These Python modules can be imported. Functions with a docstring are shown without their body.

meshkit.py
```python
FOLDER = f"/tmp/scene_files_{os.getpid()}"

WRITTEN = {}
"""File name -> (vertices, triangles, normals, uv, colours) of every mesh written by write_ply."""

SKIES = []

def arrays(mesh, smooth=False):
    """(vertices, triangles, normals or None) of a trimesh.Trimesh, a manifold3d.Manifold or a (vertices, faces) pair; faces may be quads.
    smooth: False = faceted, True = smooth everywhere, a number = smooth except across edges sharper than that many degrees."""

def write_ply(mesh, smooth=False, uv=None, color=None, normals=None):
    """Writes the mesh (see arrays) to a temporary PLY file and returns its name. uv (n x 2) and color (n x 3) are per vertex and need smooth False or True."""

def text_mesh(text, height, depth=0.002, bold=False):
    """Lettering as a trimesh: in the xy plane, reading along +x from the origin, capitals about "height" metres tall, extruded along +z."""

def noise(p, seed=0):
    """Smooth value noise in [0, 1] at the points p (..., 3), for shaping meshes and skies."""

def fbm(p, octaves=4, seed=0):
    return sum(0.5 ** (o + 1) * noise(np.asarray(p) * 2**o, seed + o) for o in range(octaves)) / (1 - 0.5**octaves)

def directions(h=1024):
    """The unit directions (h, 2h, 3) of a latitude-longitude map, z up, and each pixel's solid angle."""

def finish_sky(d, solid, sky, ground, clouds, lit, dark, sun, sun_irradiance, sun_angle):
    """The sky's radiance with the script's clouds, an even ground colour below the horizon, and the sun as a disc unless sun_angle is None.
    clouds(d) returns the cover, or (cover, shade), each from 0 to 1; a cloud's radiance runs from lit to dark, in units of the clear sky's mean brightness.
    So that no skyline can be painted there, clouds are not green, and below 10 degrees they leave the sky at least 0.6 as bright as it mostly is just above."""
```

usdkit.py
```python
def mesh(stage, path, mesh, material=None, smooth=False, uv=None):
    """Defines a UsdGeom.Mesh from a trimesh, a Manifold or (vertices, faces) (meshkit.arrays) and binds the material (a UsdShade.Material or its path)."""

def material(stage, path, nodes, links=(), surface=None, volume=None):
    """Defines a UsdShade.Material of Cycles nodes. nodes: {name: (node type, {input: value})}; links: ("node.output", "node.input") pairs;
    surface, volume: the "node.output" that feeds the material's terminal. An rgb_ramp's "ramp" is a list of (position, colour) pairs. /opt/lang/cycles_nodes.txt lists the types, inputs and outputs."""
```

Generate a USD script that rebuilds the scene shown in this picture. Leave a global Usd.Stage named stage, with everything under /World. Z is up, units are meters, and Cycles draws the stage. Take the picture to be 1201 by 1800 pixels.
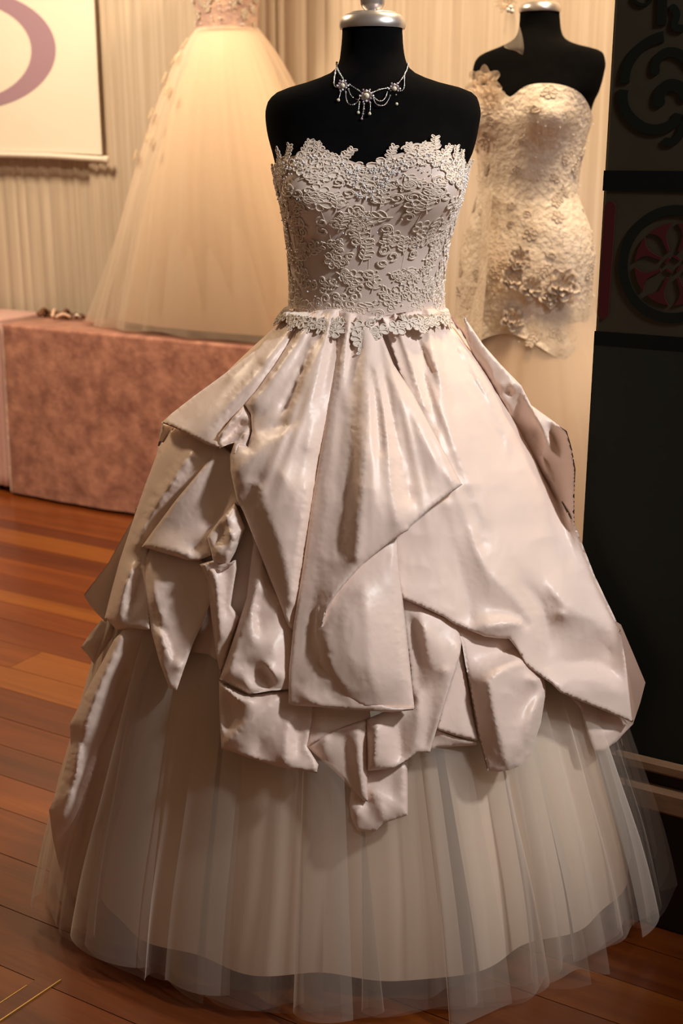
import math, random
import numpy as np, trimesh, shapely, usdkit, meshkit
from shapely.geometry import Polygon, Point
from scipy.spatial import Delaunay
from scipy import sparse
from scipy.sparse.linalg import spsolve
from scipy.interpolate import PchipInterpolator
from pxr import Usd, UsdGeom, UsdLux, Gf, Sdf

random.seed(7)
rng = np.random.default_rng(7)
stage = Usd.Stage.CreateInMemory()
UsdGeom.SetStageUpAxis(stage, 'Z')
UsdGeom.SetStageMetersPerUnit(stage, 1.0)
UsdGeom.Xform.Define(stage, '/World')

# ------------------------------------------------------------------ camera, light
F, PITCH, EYE = 2160.0, math.radians(16.3), 1.35          # focal length in pixels of the 1201-wide picture
cam = UsdGeom.Camera.Define(stage, '/World/camera')
cam.CreateHorizontalApertureAttr(24.0)
cam.CreateFocalLengthAttr(24.0 * F / 1201)
cam.CreateFStopAttr(4.5)
cam.CreateFocusDistanceAttr(2.02)
cam.CreateExposureAttr(0.0)
xf = UsdGeom.Xformable(cam)
xf.AddTranslateOp().Set(Gf.Vec3d(0, 0, EYE))
xf.AddRotateXOp().Set(90 - math.degrees(PITCH))


def look_from(x, pos, target):
    m = Gf.Matrix4d().SetLookAt(Gf.Vec3d(*pos), Gf.Vec3d(*target), Gf.Vec3d(0, 0, 1)).GetInverse()
    UsdGeom.Xformable(x).AddTransformOp().Set(m)


def rect(name, pos, target, w, h, color, power):
    l = UsdLux.RectLight.Define(stage, '/World/' + name)
    l.CreateWidthAttr(w); l.CreateHeightAttr(h)
    l.CreateColorAttr(Gf.Vec3f(*color)); l.CreateIntensityAttr(power)
    look_from(l, pos, target)


dome = UsdLux.DomeLight.Define(stage, '/World/ambient_light')
dome.CreateColorAttr(Gf.Vec3f(1.0, 0.64, 0.40)); dome.CreateIntensityAttr(0.042)


def spot(name, pos, target, radius, angle, soft, color, power):
    l = UsdLux.SphereLight.Define(stage, '/World/' + name)
    l.CreateRadiusAttr(radius); l.CreateColorAttr(Gf.Vec3f(*color)); l.CreateIntensityAttr(power)
    sh = UsdLux.ShapingAPI.Apply(l.GetPrim()); sh.CreateShapingConeAngleAttr(angle); sh.CreateShapingConeSoftnessAttr(soft)
    look_from(l, pos, target)


spot('display_spot_light', (1.9, 0.75, 2.85), (0.14, 2.0, 1.0), 0.12, 21.5, 0.85, (0.95, 0.965, 0.99), 530)
spot('display_spot_light_001', (1.2, 1.3, 3.0), (0.48, 3.4, 1.25), 0.12, 15, 0.7, (1.0, 0.95, 0.9), 260)
rect('window_light', (2.3, 0.2, 2.3), (0.5, 2.8, 1.2), 0.9, 1.1, (0.92, 0.97, 1.02), 2.5)
rect('warm_spot_light', (-1.7, 3.55, 3.1), (-0.9, 4.8, 0.9), 0.5, 0.5, (1.0, 0.76, 0.49), 108)
rect('warm_spot_light_001', (0.9, 2.75, 3.2), (0.30, 4.0, 1.0), 0.6, 0.6, (1.0, 0.72, 0.43), 66)


# ------------------------------------------------------------------ pixel <-> world (used to take measurements from the photograph)
def ray(p):
    p = np.asarray(p, float)
    u, v = (p[..., 0] - 600.5) / F, (900 - p[..., 1]) / F
    r = np.stack([u, math.cos(PITCH) + v * math.sin(PITCH), -math.sin(PITCH) + v * math.cos(PITCH)], -1)
    return r


CAM = np.array([0, 0, EYE])


def at_depth(x, y, d):
    r = ray((x, y)); return CAM + r * (d / r[1])


def at_height(x, y, z):
    r = ray((x, y)); return CAM + r * ((z - EYE) / r[2])


def on_plane(x, y, V, off):
    r = ray((x, y)); t = (off - CAM @ V) / (r @ V); return CAM + r * t


# ------------------------------------------------------------------ naming
taken = {}


def path_of(name, parent):
    base = f'{parent}/{name}'
    n = taken.get(base, -1) + 1
    taken[base] = n
    return base if n == 0 else f'{base}_{n:03d}'


def thing(name, label, cat, loc=(0, 0, 0), group=None, rotz=0.0):
    x = UsdGeom.Xform.Define(stage, path_of(name, '/World'))
    x.AddTranslateOp().Set(Gf.Vec3d(*map(float, loc)))
    if rotz:
        x.AddRotateZOp().Set(rotz)
    p = x.GetPrim()
    if label: p.SetCustomDataByKey('label', label)
    if cat: p.SetCustomDataByKey('category', cat)
    if group: p.SetCustomDataByKey('group', group)
    return p, np.array(loc, float)


def part(parent, name, mesh, mat, smooth=30, label=None, kind=None, world=True):
    """A mesh prim under a thing (or under one of its parts); points are given in world space unless world=False."""
    prim, origin = parent
    if isinstance(mesh, (tuple, list)):
        mesh = trimesh.Trimesh(np.asarray(mesh[0], float), np.asarray(mesh[1], int), process=False)
    elif hasattr(mesh, 'copy'):
        mesh = mesh.copy()
    if world:
        mesh.vertices = mesh.vertices - origin
    m = usdkit.mesh(stage, path_of(name, str(prim.GetPath())), mesh, mat, smooth=smooth)
    if label: m.GetPrim().SetCustomDataByKey('label', label)
    if kind: m.GetPrim().SetCustomDataByKey('kind', kind)
    return m.GetPrim(), origin


def struct(name, mesh, mat, smooth=False, label=None):
    m = usdkit.mesh(stage, path_of(name, '/World'), mesh, mat, smooth=smooth)
    m.GetPrim().SetCustomDataByKey('kind', 'structure')
    if label: m.GetPrim().SetCustomDataByKey('label', label)
    return m.GetPrim(), np.zeros(3)


cat_mesh = trimesh.util.concatenate


# ------------------------------------------------------------------ materials
def srgb(r, g, b):
    c = np.array([r, g, b]) / 255.0
    return tuple(np.where(c <= 0.04045, c / 12.92, ((c + 0.055) / 1.055) ** 2.4))


stage.DefinePrim('/World/Looks', 'Scope')


def M(name, nodes, links=(), surface='p.BSDF'):
    return usdkit.material(stage, '/World/Looks/' + name, nodes, links, surface=surface)


def plain(name, color, rough=0.5, **kw):
    return M(name, {'p': ('principled_bsdf', {'base_color': color, 'roughness': rough, **kw})})


def mottled(name, c1, c2, scale=6, rough=0.5, bump=0.0, bscale=None, stretch=(1, 1, 1), detail=4, lo=0.35, hi=0.65, **kw):
    n = {'t': ('texture_coordinate', {}), 'm': ('mapping', {'scale': stretch}),
         'n': ('noise_texture', {'scale': scale, 'detail': detail, 'roughness': 0.6}),
         'r': ('rgb_ramp', {'ramp': [(0, c1), (lo, c1), (hi, c2), (1, c2)]}),
         'p': ('principled_bsdf', {'roughness': rough, **kw})}
    l = [('t.object', 'm.vector'), ('m.vector', 'n.vector'), ('n.fac', 'r.fac'), ('r.color', 'p.base_color')]
    if bump:
        n['n2'] = ('noise_texture', {'scale': bscale or scale * 3, 'detail': 3})
        n['b'] = ('bump', {'strength': 1.0, 'distance': bump})
        l += [('m.vector', 'n2.vector'), ('n2.fac', 'b.height'), ('b.normal', 'p.normal')]
    return M(name, n, l)


def tulle_mat(name, color, face=0.08, edge=1.0, power=2.2):
    """Fine net: see-through straight on, denser where the sheet turns away from the eye."""
    return M(name, {
        'lw': ('layer_weight', {'blend': 0.5}),
        'pw': ('math', {'math_type': 'power', 'value2': power}),
        'mr': ('map_range', {'from_min': 0.0, 'from_max': 1.0, 'to_min': face, 'to_max': edge}),
        't': ('transparent_bsdf', {'color': (1, 1, 1)}),
        'd': ('diffuse_bsdf', {'color': color}),
        'tl': ('translucent_bsdf', {'color': color}),
        'mx': ('mix_closure', {'fac': 0.4}), 'out': ('mix_closure', {})},
        [('lw.facing', 'pw.value1'), ('pw.value', 'mr.value'), ('mr.result', 'out.fac'),
         ('d.BSDF', 'mx.closure1'), ('tl.BSDF', 'mx.closure2'), ('t.BSDF', 'out.closure1'), ('mx.closure', 'out.closure2')], surface='out.closure')


def satin(name, color, rough=0.36, wr=0.0016, sheen=0.25, spec=0.55):
    return M(name, {
        't': ('texture_coordinate', {}),
        'm': ('mapping', {'scale': (1.0, 1.0, 0.45)}),
        'n': ('noise_texture', {'scale': 26, 'detail': 3, 'roughness': 0.55, 'distortion': 0.6}),
        'n2': ('noise_texture', {'scale': 9, 'detail': 2, 'roughness': 0.5}),
        'add': ('math', {'math_type': 'multiply_add', 'value2': 2.2}),
        'b': ('bump', {'strength': 1.0, 'distance': wr}),
        'p': ('principled_bsdf', {'base_color': color, 'roughness': rough, 'specular_ior_level': spec, 'sheen_weight': sheen, 'sheen_roughness': 0.4, 'sheen_tint': (1.0, 0.93, 0.88)})},
        [('t.object', 'm.vector'), ('m.vector', 'n.vector'), ('m.vector', 'n2.vector'), ('n2.fac', 'add.value1'), ('n.fac', 'add.value3'), ('add.value', 'b.height'), ('b.normal', 'p.normal')])


m_taffeta = satin('blush_taffeta', (0.80, 0.625, 0.53), rough=0.40, wr=0.0005, spec=0.36)
m_satin = satin('ivory_lining_satin', (0.84, 0.67, 0.51), rough=0.5, wr=0.0006, sheen=0.1, spec=0.3)
m_bodice = satin('blush_bodice_satin', (0.66, 0.53, 0.46), rough=0.4, wr=0.0004)
m_lace = mottled('ivory_lace_cord', (0.69, 0.585, 0.49), (0.74, 0.635, 0.54), scale=60, rough=0.6, sheen_weight=0.2)
m_lace_fill = mottled('ivory_lace_cloth', (0.64, 0.54, 0.45), (0.70, 0.60, 0.51), scale=90, rough=0.7, bump=0.0006, bscale=700)
m_tulle = tulle_mat('ivory_tulle', (0.86, 0.74, 0.64))
m_tulle2 = tulle_mat('ivory_tulle_dense', (0.84, 0.76, 0.66), face=0.3, edge=0.9, power=1.2)
m_tulle3 = tulle_mat('ivory_tulle_double', (0.87, 0.76, 0.66), face=0.22, edge=1.0, power=2.0)
m_bead = plain('glass_bead', (0.86, 0.86, 0.88), 0.06, specular_ior_level=1.0, coat_weight=0.6)
m_pearl = plain('cream_pearl', (0.72, 0.66, 0.5), 0.18, specular_ior_level=0.8, coat_weight=0.5)
m_silver = plain('silver_bead', (0.75, 0.73, 0.74), 0.2, metallic=1.0)
m_crystal = plain('violet_crystal', (0.62, 0.5, 0.66), 0.08, metallic=0.6, specular_ior_level=1.0)
m_form = mottled('black_velvet_form', (0.0022, 0.0021, 0.0022), (0.0032, 0.003, 0.0031), scale=40, rough=0.95, specular_ior_level=0.05)
m_cap = plain('brushed_silver_cap', (0.66, 0.61, 0.58), 0.32, metallic=0.85)
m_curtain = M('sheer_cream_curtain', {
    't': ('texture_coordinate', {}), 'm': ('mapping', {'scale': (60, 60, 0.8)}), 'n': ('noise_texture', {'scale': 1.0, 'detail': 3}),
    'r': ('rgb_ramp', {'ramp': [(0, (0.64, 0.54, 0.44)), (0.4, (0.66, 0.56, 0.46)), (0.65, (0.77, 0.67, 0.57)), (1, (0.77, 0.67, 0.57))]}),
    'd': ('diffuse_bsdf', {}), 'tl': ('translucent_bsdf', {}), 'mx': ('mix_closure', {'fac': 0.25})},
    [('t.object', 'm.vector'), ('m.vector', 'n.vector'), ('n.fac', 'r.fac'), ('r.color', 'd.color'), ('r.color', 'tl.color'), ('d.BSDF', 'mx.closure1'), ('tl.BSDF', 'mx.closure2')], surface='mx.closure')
m_wall = mottled('cream_plaster', (0.62, 0.52, 0.4), (0.66, 0.56, 0.44), scale=3, rough=0.9)
m_banner = mottled('white_banner_vinyl', (0.86, 0.79, 0.71), (0.88, 0.81, 0.73), scale=4, rough=0.55)
m_purple = plain('mauve_print', srgb(168, 138, 158), 0.55)
m_rod = plain('white_plastic_rod', (0.82, 0.77, 0.7), 0.4)
m_velvet = mottled('dusty_pink_crushed_velvet', srgb(140, 94, 84), srgb(190, 138, 122), scale=13, rough=0.75, bump=0.004, bscale=30, detail=6, sheen_weight=0.6, sheen_roughness=0.35, sheen_tint=(1, 0.8, 0.72))
m_velvet2 = mottled('pale_lilac_satin_cloth', srgb(205, 165, 165), srgb(222, 186, 180), scale=7, rough=0.45, stretch=(1, 1, 0.2))
m_brown = mottled('brown_beaded_sandal', srgb(80, 48, 30), srgb(120, 80, 52), scale=60, rough=0.5)
m_pale = plain('pale_pink_strap', srgb(226, 196, 178), 0.4)


def wood(name, c1, c2, c3, rough=0.28, seed=0.0):
    return M(name, {
        't': ('texture_coordinate', {}), 'oi': ('object_info', {}),
        'rot': ('mapping', {'rotation': (0, 0, math.radians(30)), 'scale': (1, 1, 1)}),
        'm': ('mapping', {'scale': (0.7, 11, 11), 'location': (seed, seed, 0)}),
        'n': ('noise_texture', {'scale': 1.6, 'detail': 5, 'roughness': 0.6, 'distortion': 1.2}),
        'r': ('rgb_ramp', {'ramp': [(0, c1), (0.2, c1), (0.5, c2), (0.85, c3), (1, c3)]}),
        'b': ('bump', {'strength': 0.4, 'distance': 0.0012}),
        'p': ('principled_bsdf', {'roughness': rough, 'specular_ior_level': 0.5, 'coat_weight': 0.25, 'coat_roughness': 0.18})},
        [('t.object', 'rot.vector'), ('rot.vector', 'm.vector'), ('m.vector', 'n.vector'), ('n.fac', 'r.fac'), ('r.color', 'p.base_color'), ('n.fac', 'b.height'), ('b.normal', 'p.normal')])


m_planks = [wood(f'jarrah_board_{"abcde"[i]}', *[tuple(0.72 * x for x in srgb(*c)) for c in cs], seed=i * 3.7) for i, cs in enumerate([
    ((104, 50, 18), (142, 72, 24), (168, 95, 32)), ((86, 38, 14), (124, 59, 20), (148, 79, 28)),
    ((112, 61, 20), (158, 90, 32), (178, 111, 42)), ((94, 45, 18), (132, 66, 24), (160, 88, 32)), ((80, 36, 14), (110, 52, 20), (138, 72, 28))])]
m_under = plain('dark_subfloor', (0.012, 0.006, 0.004), 0.8)
m_brass = plain('brass_strip', (0.62, 0.4, 0.13), 0.3, metallic=0.9)
m_pillar = mottled('olive_drab_paint', srgb(52, 46, 33), srgb(58, 51, 37), scale=5, rough=0.75, specular_ior_level=0.15)
m_pillar2 = plain('dark_green_paint', srgb(32, 33, 26), 0.7, specular_ior_level=0.15)
m_band = plain('black_green_paint', srgb(12, 14, 10), 0.75, specular_ior_level=0.1)
m_green = plain('bottle_green_stencil', srgb(20, 22, 16), 0.8, specular_ior_level=0.1)
m_red = plain('oxblood_stencil', srgb(66, 20, 20), 0.75, specular_ior_level=0.15)
m_skirting = mottled('varnished_oak_rail', srgb(112, 82, 58), srgb(134, 100, 72), scale=8, rough=0.45, stretch=(1, 1, 8))
m_plinth = plain('dark_maroon_board', srgb(34, 18, 16), 0.6, specular_ior_level=0.2)
m_pole = plain('chrome_pole', (0.6, 0.6, 0.6), 0.25, metallic=1.0)

# ------------------------------------------------------------------ room axes: the boards and the back run 60 degrees to the left
U = np.array([-math.sin(math.radians(60)), math.cos(math.radians(60)), 0])     # along the boards, away to the left
V = np.array([0.5, math.sin(math.radians(60)), 0])                             # away to the right
Z = np.array([0, 0, 1.0])


def uv(u, v, z=0.0):
    return U * u + V * v + Z * z


def obox(o, a, b, c, bevel=0.0):
    """Box from corner o along the vectors a, b, c, edges chamfered."""
    la, lb, lc = (np.linalg.norm(x) for x in (a, b, c))
    ea, eb, ec = a / la, b / lb, c / lc
    if bevel:
        k = min(bevel, la / 3, lb / 3, lc / 3)
        pts = [[sx * (la / 2 - (i != 0) * k), sy * (lb / 2 - (i != 1) * k), sz * (lc / 2 - (i != 2) * k)] for i in range(3) for sx in (-1, 1) for sy in (-1, 1) for sz in (-1, 1)]
        m = trimesh.convex.convex_hull(np.array(pts))
    else:
        m = trimesh.creation.box((la, lb, lc))
    R = np.stack([ea, eb, ec], 1)
    m.vertices = m.vertices @ R.T + (np.asarray(o) + (a + b + c) / 2)
    if np.linalg.det(R) < 0:
        m.invert()
    return m


# ---- floor: boards laid along U
fl = struct('floor', obox(uv(-4.2, -1.4, -0.06), U * 11.0, V * 6.2, Z * 0.04), m_under, label='polished reddish timber board floor')
v0, row = 0.62, 0
widths = np.random.default_rng(3)
while v0 < 4.4:
    w = float(widths.choice([0.082, 0.108, 0.13, 0.13]))
    u = -2.6 + widths.uniform(-1.5, 0)
    while u < 5.4:
        ln = widths.uniform(1.6, 3.0)
        i = int(widths.integers(5))
        part(fl, 'plank', obox(uv(u + 0.0006, v0 + 0.0009, -0.02), U * (ln - 0.0012), V * (w - 0.0018), Z * (0.02 + widths.uniform(-0.0006, 0.0))), m_planks[i], smooth=False)
        u += ln
    v0 += w
    row += 1
# mitred border piece with two brass lines at the near left corner
b0, b1 = at_height(-30, 1812, 0), at_height(104, 1722, 0)
ax = (b1 - b0) / np.linalg.norm(b1 - b0)
bx = np.array([-ax[1], ax[0], 0])
bp = obox(b0 - bx * 0.004, ax * np.linalg.norm(b1 - b0), bx * 0.034, Z * 0.0022)
bord = part(fl, 'border_board', bp, m_planks[4], smooth=False)
part(fl, 'brass_strip', obox(b0 - bx * 0.006, ax * np.linalg.norm(b1 - b0), bx * 0.0022, Z * 0.003), m_brass, smooth=False)
part(fl, 'brass_strip', obox(b0 + bx * 0.029, ax * np.linalg.norm(b1 - b0) * 0.72, bx * 0.0016, Z * 0.003), m_brass, smooth=False)

CV = 3.98                                                       # the curtain hangs in the plane V = CV
struct('wall_back', obox(uv(-3.4, CV + 0.24, -0.02), U * 9.6, V * 0.1, Z * 3.5), m_wall, label='cream wall behind the curtain')

# ---- curtain: gathered sheer cloth, three drops
def curtain_drop(u0, u1, seed, zt=3.3, amp=0.015, dv=0.0):
    r = np.random.default_rng(seed)
    n = int((u1 - u0) / 0.006)
    s = np.linspace(0, u1 - u0, n)
    prof = np.zeros(n); x = 0.0
    ks = []
    while x < u1 - u0:
        w = r.uniform(0.035, 0.10); ks.append((x, w, r.uniform(0.5, 1.1))); x += w
    for (x0, w, a) in ks:
        k = (s >= x0) & (s < x0 + w)
        prof[k] = a * np.sin(np.pi * (s[k] - x0) / w) ** 0.8
    zs = np.linspace(0.015, zt, 14)
    pts = []
    for z in zs:
        sway = 0.12 * np.sin(s * 3.1 + z * 0.7 + seed) * amp
        pts.append(np.array([uv(u0 + si + sw, CV + dv - amp * p * (0.75 + 0.25 * math.sin(z * 1.3 + seed + si * 5))) + Z * z for si, sw, p in zip(s, sway, prof)]))
    return grid_mesh(np.array(pts))


def grid_mesh(P, wrap=False):
    a, b = P.shape[:2]
    idx = np.arange(a * b).reshape(a, b)
    if wrap:
        idx = np.concatenate([idx, idx[:, :1]], 1)
    q = np.stack([idx[:-1, :-1], idx[:-1, 1:], idx[1:, 1:], idx[1:, :-1]], -1).reshape(-1, 4)
    f = np.vstack([q[:, [0, 1, 2]], q[:, [0, 2, 3]]])
    return trimesh.Trimesh(P.reshape(-1, 3), f, process=False)


u_of = lambda x, y, off=CV: float(on_plane(x, y, V, off) @ U)
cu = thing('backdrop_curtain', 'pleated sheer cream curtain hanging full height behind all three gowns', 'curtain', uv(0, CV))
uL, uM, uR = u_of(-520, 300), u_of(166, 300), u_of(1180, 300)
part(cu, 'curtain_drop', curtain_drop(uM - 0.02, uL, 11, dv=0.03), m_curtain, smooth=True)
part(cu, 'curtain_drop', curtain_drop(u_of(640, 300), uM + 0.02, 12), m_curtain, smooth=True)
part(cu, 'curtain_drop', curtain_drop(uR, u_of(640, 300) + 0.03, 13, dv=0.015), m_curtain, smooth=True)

# ---- banner with the end of a printed ring
BV = CV - 0.05
def bpt(x, y, dv=0.0): return on_plane(x, y, V, BV - dv)
def plane_poly(poly, dv, thick, off=BV):
    """An outline in the photograph laid on the plane V = off as a slab of real thickness."""
    tri = trimesh.creation.triangulate_polygon(poly, engine='earcut')
    v2, f = tri
    ring = []
    front = np.array([on_plane(x, y, V, off - dv) for x, y in v2]); back = np.array([p + V * thick for p in front])
    m = [np.vstack([front, back])]
    n = len(v2)
    faces = [f, f[:, ::-1] + n]
    for r in [poly.exterior, *poly.interiors]:
        c = np.array(r.coords)[:-1]
        k = [int(np.argmin(((v2 - q) ** 2).sum(1))) for q in c]
        for a, b in zip(k, k[1:] + k[:1]):
            faces.append(np.array([[a, b, b + n], [a, b + n, a + n]]))
    t = trimesh.Trimesh(m[0], np.vstack(faces), process=False)
    t.fix_normals()
    return t


bn = thing('hanging_banner', 'white hanging banner with a mauve curved print on the curtain at upper left', 'banner', bpt(90, 276))
top = [(-160, -60), (164, -60)]
sheet_poly = Polygon([(-160, -60), (160, -60), (165, 0), (172, 140), (179, 272), (90, 268), (-160, 262)])
part(bn, 'sheet', plane_poly(sheet_poly, 0.0, 0.0015), m_banner, smooth=False)
def ell(cx, cy, a, b, n=90, rot=0.0):
    t = np.linspace(0, 2 * np.pi, n, endpoint=False)
    return Polygon(np.stack([cx + a * np.cos(t), cy + b * np.sin(t)], 1))
ring = ell(-55, 88, 153, 105).difference(ell(-60, 90, 115, 85.5)).intersection(Polygon([(-130, -55), (150, -55), (150, 240), (-130, 240)]))
ring = max(getattr(ring, 'geoms', [ring]), key=lambda g: g.area)
part(bn, 'printed_ring', plane_poly(ring, 0.0012, 0.0006), m_purple, smooth=False, label='mauve curved band printed on the banner')
def tube(pts, r, sides=8, closed=False, caps=True):
    pts = np.asarray(pts, float); n = len(pts)
    t = np.gradient(pts, axis=0) if not closed else np.roll(pts, -1, 0) - np.roll(pts, 1, 0)
    t /= np.maximum(np.linalg.norm(t, axis=1, keepdims=True), 1e-12)
    ref = np.where(np.abs(t[:, 2:3]) < 0.9, [[0, 0, 1.0]], [[1.0, 0, 0]])
    a = np.cross(t, ref); a /= np.linalg.norm(a, axis=1, keepdims=True)
    b = np.cross(t, a)
    rr = np.broadcast_to(np.asarray(r, float), (n,))[:, None]
    ang = np.arange(sides) * 2 * np.pi / sides
    P = np.stack([pts + rr * (a * math.cos(k) + b * math.sin(k)) for k in ang], 1)
    idx = np.arange(n * sides).reshape(n, sides)
    i2 = np.concatenate([idx, idx[:, :1]], 1)
    if closed: i2 = np.concatenate([i2, i2[:1]], 0)
    q = np.stack([i2[:-1, :-1], i2[:-1, 1:], i2[1:, 1:], i2[1:, :-1]], -1).reshape(-1, 4)
    f = [q[:, [0, 1, 2]], q[:, [0, 2, 3]]]
    v = P.reshape(-1, 3)
    if caps and not closed:
        v = np.vstack([v, pts[:1], pts[-1:]])
        c0, c1 = n * sides, n * sides + 1
        e = np.arange(sides); e2 = (e + 1) % sides
        f += [np.stack([np.full(sides, c0), e2, e], 1), np.stack([np.full(sides, c1), (n - 1) * sides + e, (n - 1) * sides + e2], 1)]
    return trimesh.Trimesh(v, np.vstack(f), process=False)


part(bn, 'bottom_rod', tube([bpt(-160, 267, .008), bpt(90, 274, .008), bpt(183, 280, .008)], 0.011, 12), m_rod)
part(bn, 'rod_end', cat_mesh([tube([bpt(182, 280, .008), bpt(184, 280, .008), bpt(189, 280.5, .008), bpt(191, 280.6, .008)], [0.011, 0.014, 0.014, 0.009], 12)]), m_rod)

# ---- pink velvet over the display table
TF = float(V @ np.array([-1.34, 4.884, 0]))                     # V of the table's front
u_left = float(U @ np.array([-1.335, 4.884, 0]))
TH = 0.70
def cloth_table(u0, u1, v0, v1, zt, seed, drop=0.012, flare=0.03, ripple=0.012, n=150):
    """A cloth over a table top: flat on top, falling on all sides with soft folds."""
    r = np.random.default_rng(seed)
    c = np.array([(u0 + u1) / 2, (v0 + v1) / 2]); hw, hv = (u1 - u0) / 2, (v1 - v0) / 2
    per = [];
    m = n
    for k in range(m):                                           # walk round the top's rounded outline
        s = k / m * (4 * hw + 4 * hv)
        if s < 2 * hw: p, nn = (-hw + s, -hv), (0, -1)
        elif s < 2 * hw + 2 * hv: p, nn = (hw, -hv + s - 2 * hw), (1, 0)
        elif s < 4 * hw + 2 * hv: p, nn = (hw - (s - 2 * hw - 2 * hv), hv), (0, 1)
        else: p, nn = (-hw, hv - (s - 4 * hw - 2 * hv)), (-1, 0)
        per.append((*p, *nn, s))
    per = np.array(per)
    nx = np.stack([np.convolve(np.r_[per[-4:, j], per[:, j], per[:4, j]], np.ones(9) / 9, 'valid') for j in (2, 3)], 1)
    nx /= np.linalg.norm(nx, axis=1, keepdims=True)
    wav = sum(r.uniform(0.4, 1) * np.sin(per[:, 4] * f + r.uniform(0, 6)) for f in (7, 11, 17, 26)) / 2.2
    rows = []
    for q in np.linspace(1, 0.02, 8):                            # top, from the middle out
        rows.append(np.array([uv(c[0] + a * (1 - q), c[1] + b * (1 - q), zt) for a, b in per[:, :2]]))
    for ang in np.linspace(0.2, 1, 4):                           # over the edge
        o, d = 0.012 * math.sin(ang * math.pi / 2), 0.012 * (1 - math.cos(ang * math.pi / 2))
        rows.append(np.array([uv(c[0] + a + o * e, c[1] + b + o * f, zt - d) for a, b, e, f in np.c_[per[:, :2], nx]]))
    for t in np.linspace(0.06, 1, 14):
        o = 0.012 + flare * t + ripple * t ** 0.8 * wav
        zz = zt - 0.012 + (drop - zt + 0.012) * t
        rows.append(np.array([uv(c[0] + a + oo * e, c[1] + b + oo * f, zz) for (a, b, e, f), oo in zip(np.c_[per[:, :2], nx], o)]))
    g = grid_mesh(np.array(rows), wrap=True)
    g.fix_normals()
    return g


tc = thing('velvet_tablecloth', 'dusty pink crushed velvet cloth draped over a long low display table', 'tablecloth', uv(u_left - 0.8, TF + 0.18))
part(tc, 'cloth', cloth_table(u_left - 1.5, u_left, TF, TF + 0.36, TH, 5, n=260, flare=0.012, ripple=0.010), m_velvet, smooth=50)
g = []
for k, (xx, w) in enumerate([(0.03, 0.018), (0.062, 0.013), (0.09, 0.01)]):
    a = uv(u_left + 0.012 + xx, TF + 0.02, TH - 0.004); b_ = uv(u_left + 0.03 + xx, TF + 0.015, 0.03)
    t = np.linspace(0, 1, 16)[:, None]
    g.append(tube(a + (b_ - a) * t + np.sin(t * 5 + k) * U * 0.004, np.linspace(w * 0.7, w * 1.5, 16), 14))
part(tc, 'corner_fold', cat_mesh(g), m_velvet2, smooth=True, label='paler lilac fold of cloth hanging at the table corner')
tc2 = thing('pale_tablecloth', 'pale pink cloth on the neighbouring table at the left picture edge', 'tablecloth', uv(u_left + 0.5, TF + 0.18))
part(tc2, 'cloth', cloth_table(u_left + 0.158, u_left + 1.7, TF - 0.02, TF + 0.36, TH - 0.003, 8, n=200, flare=0.02), m_velvet2, smooth=50)

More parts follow.
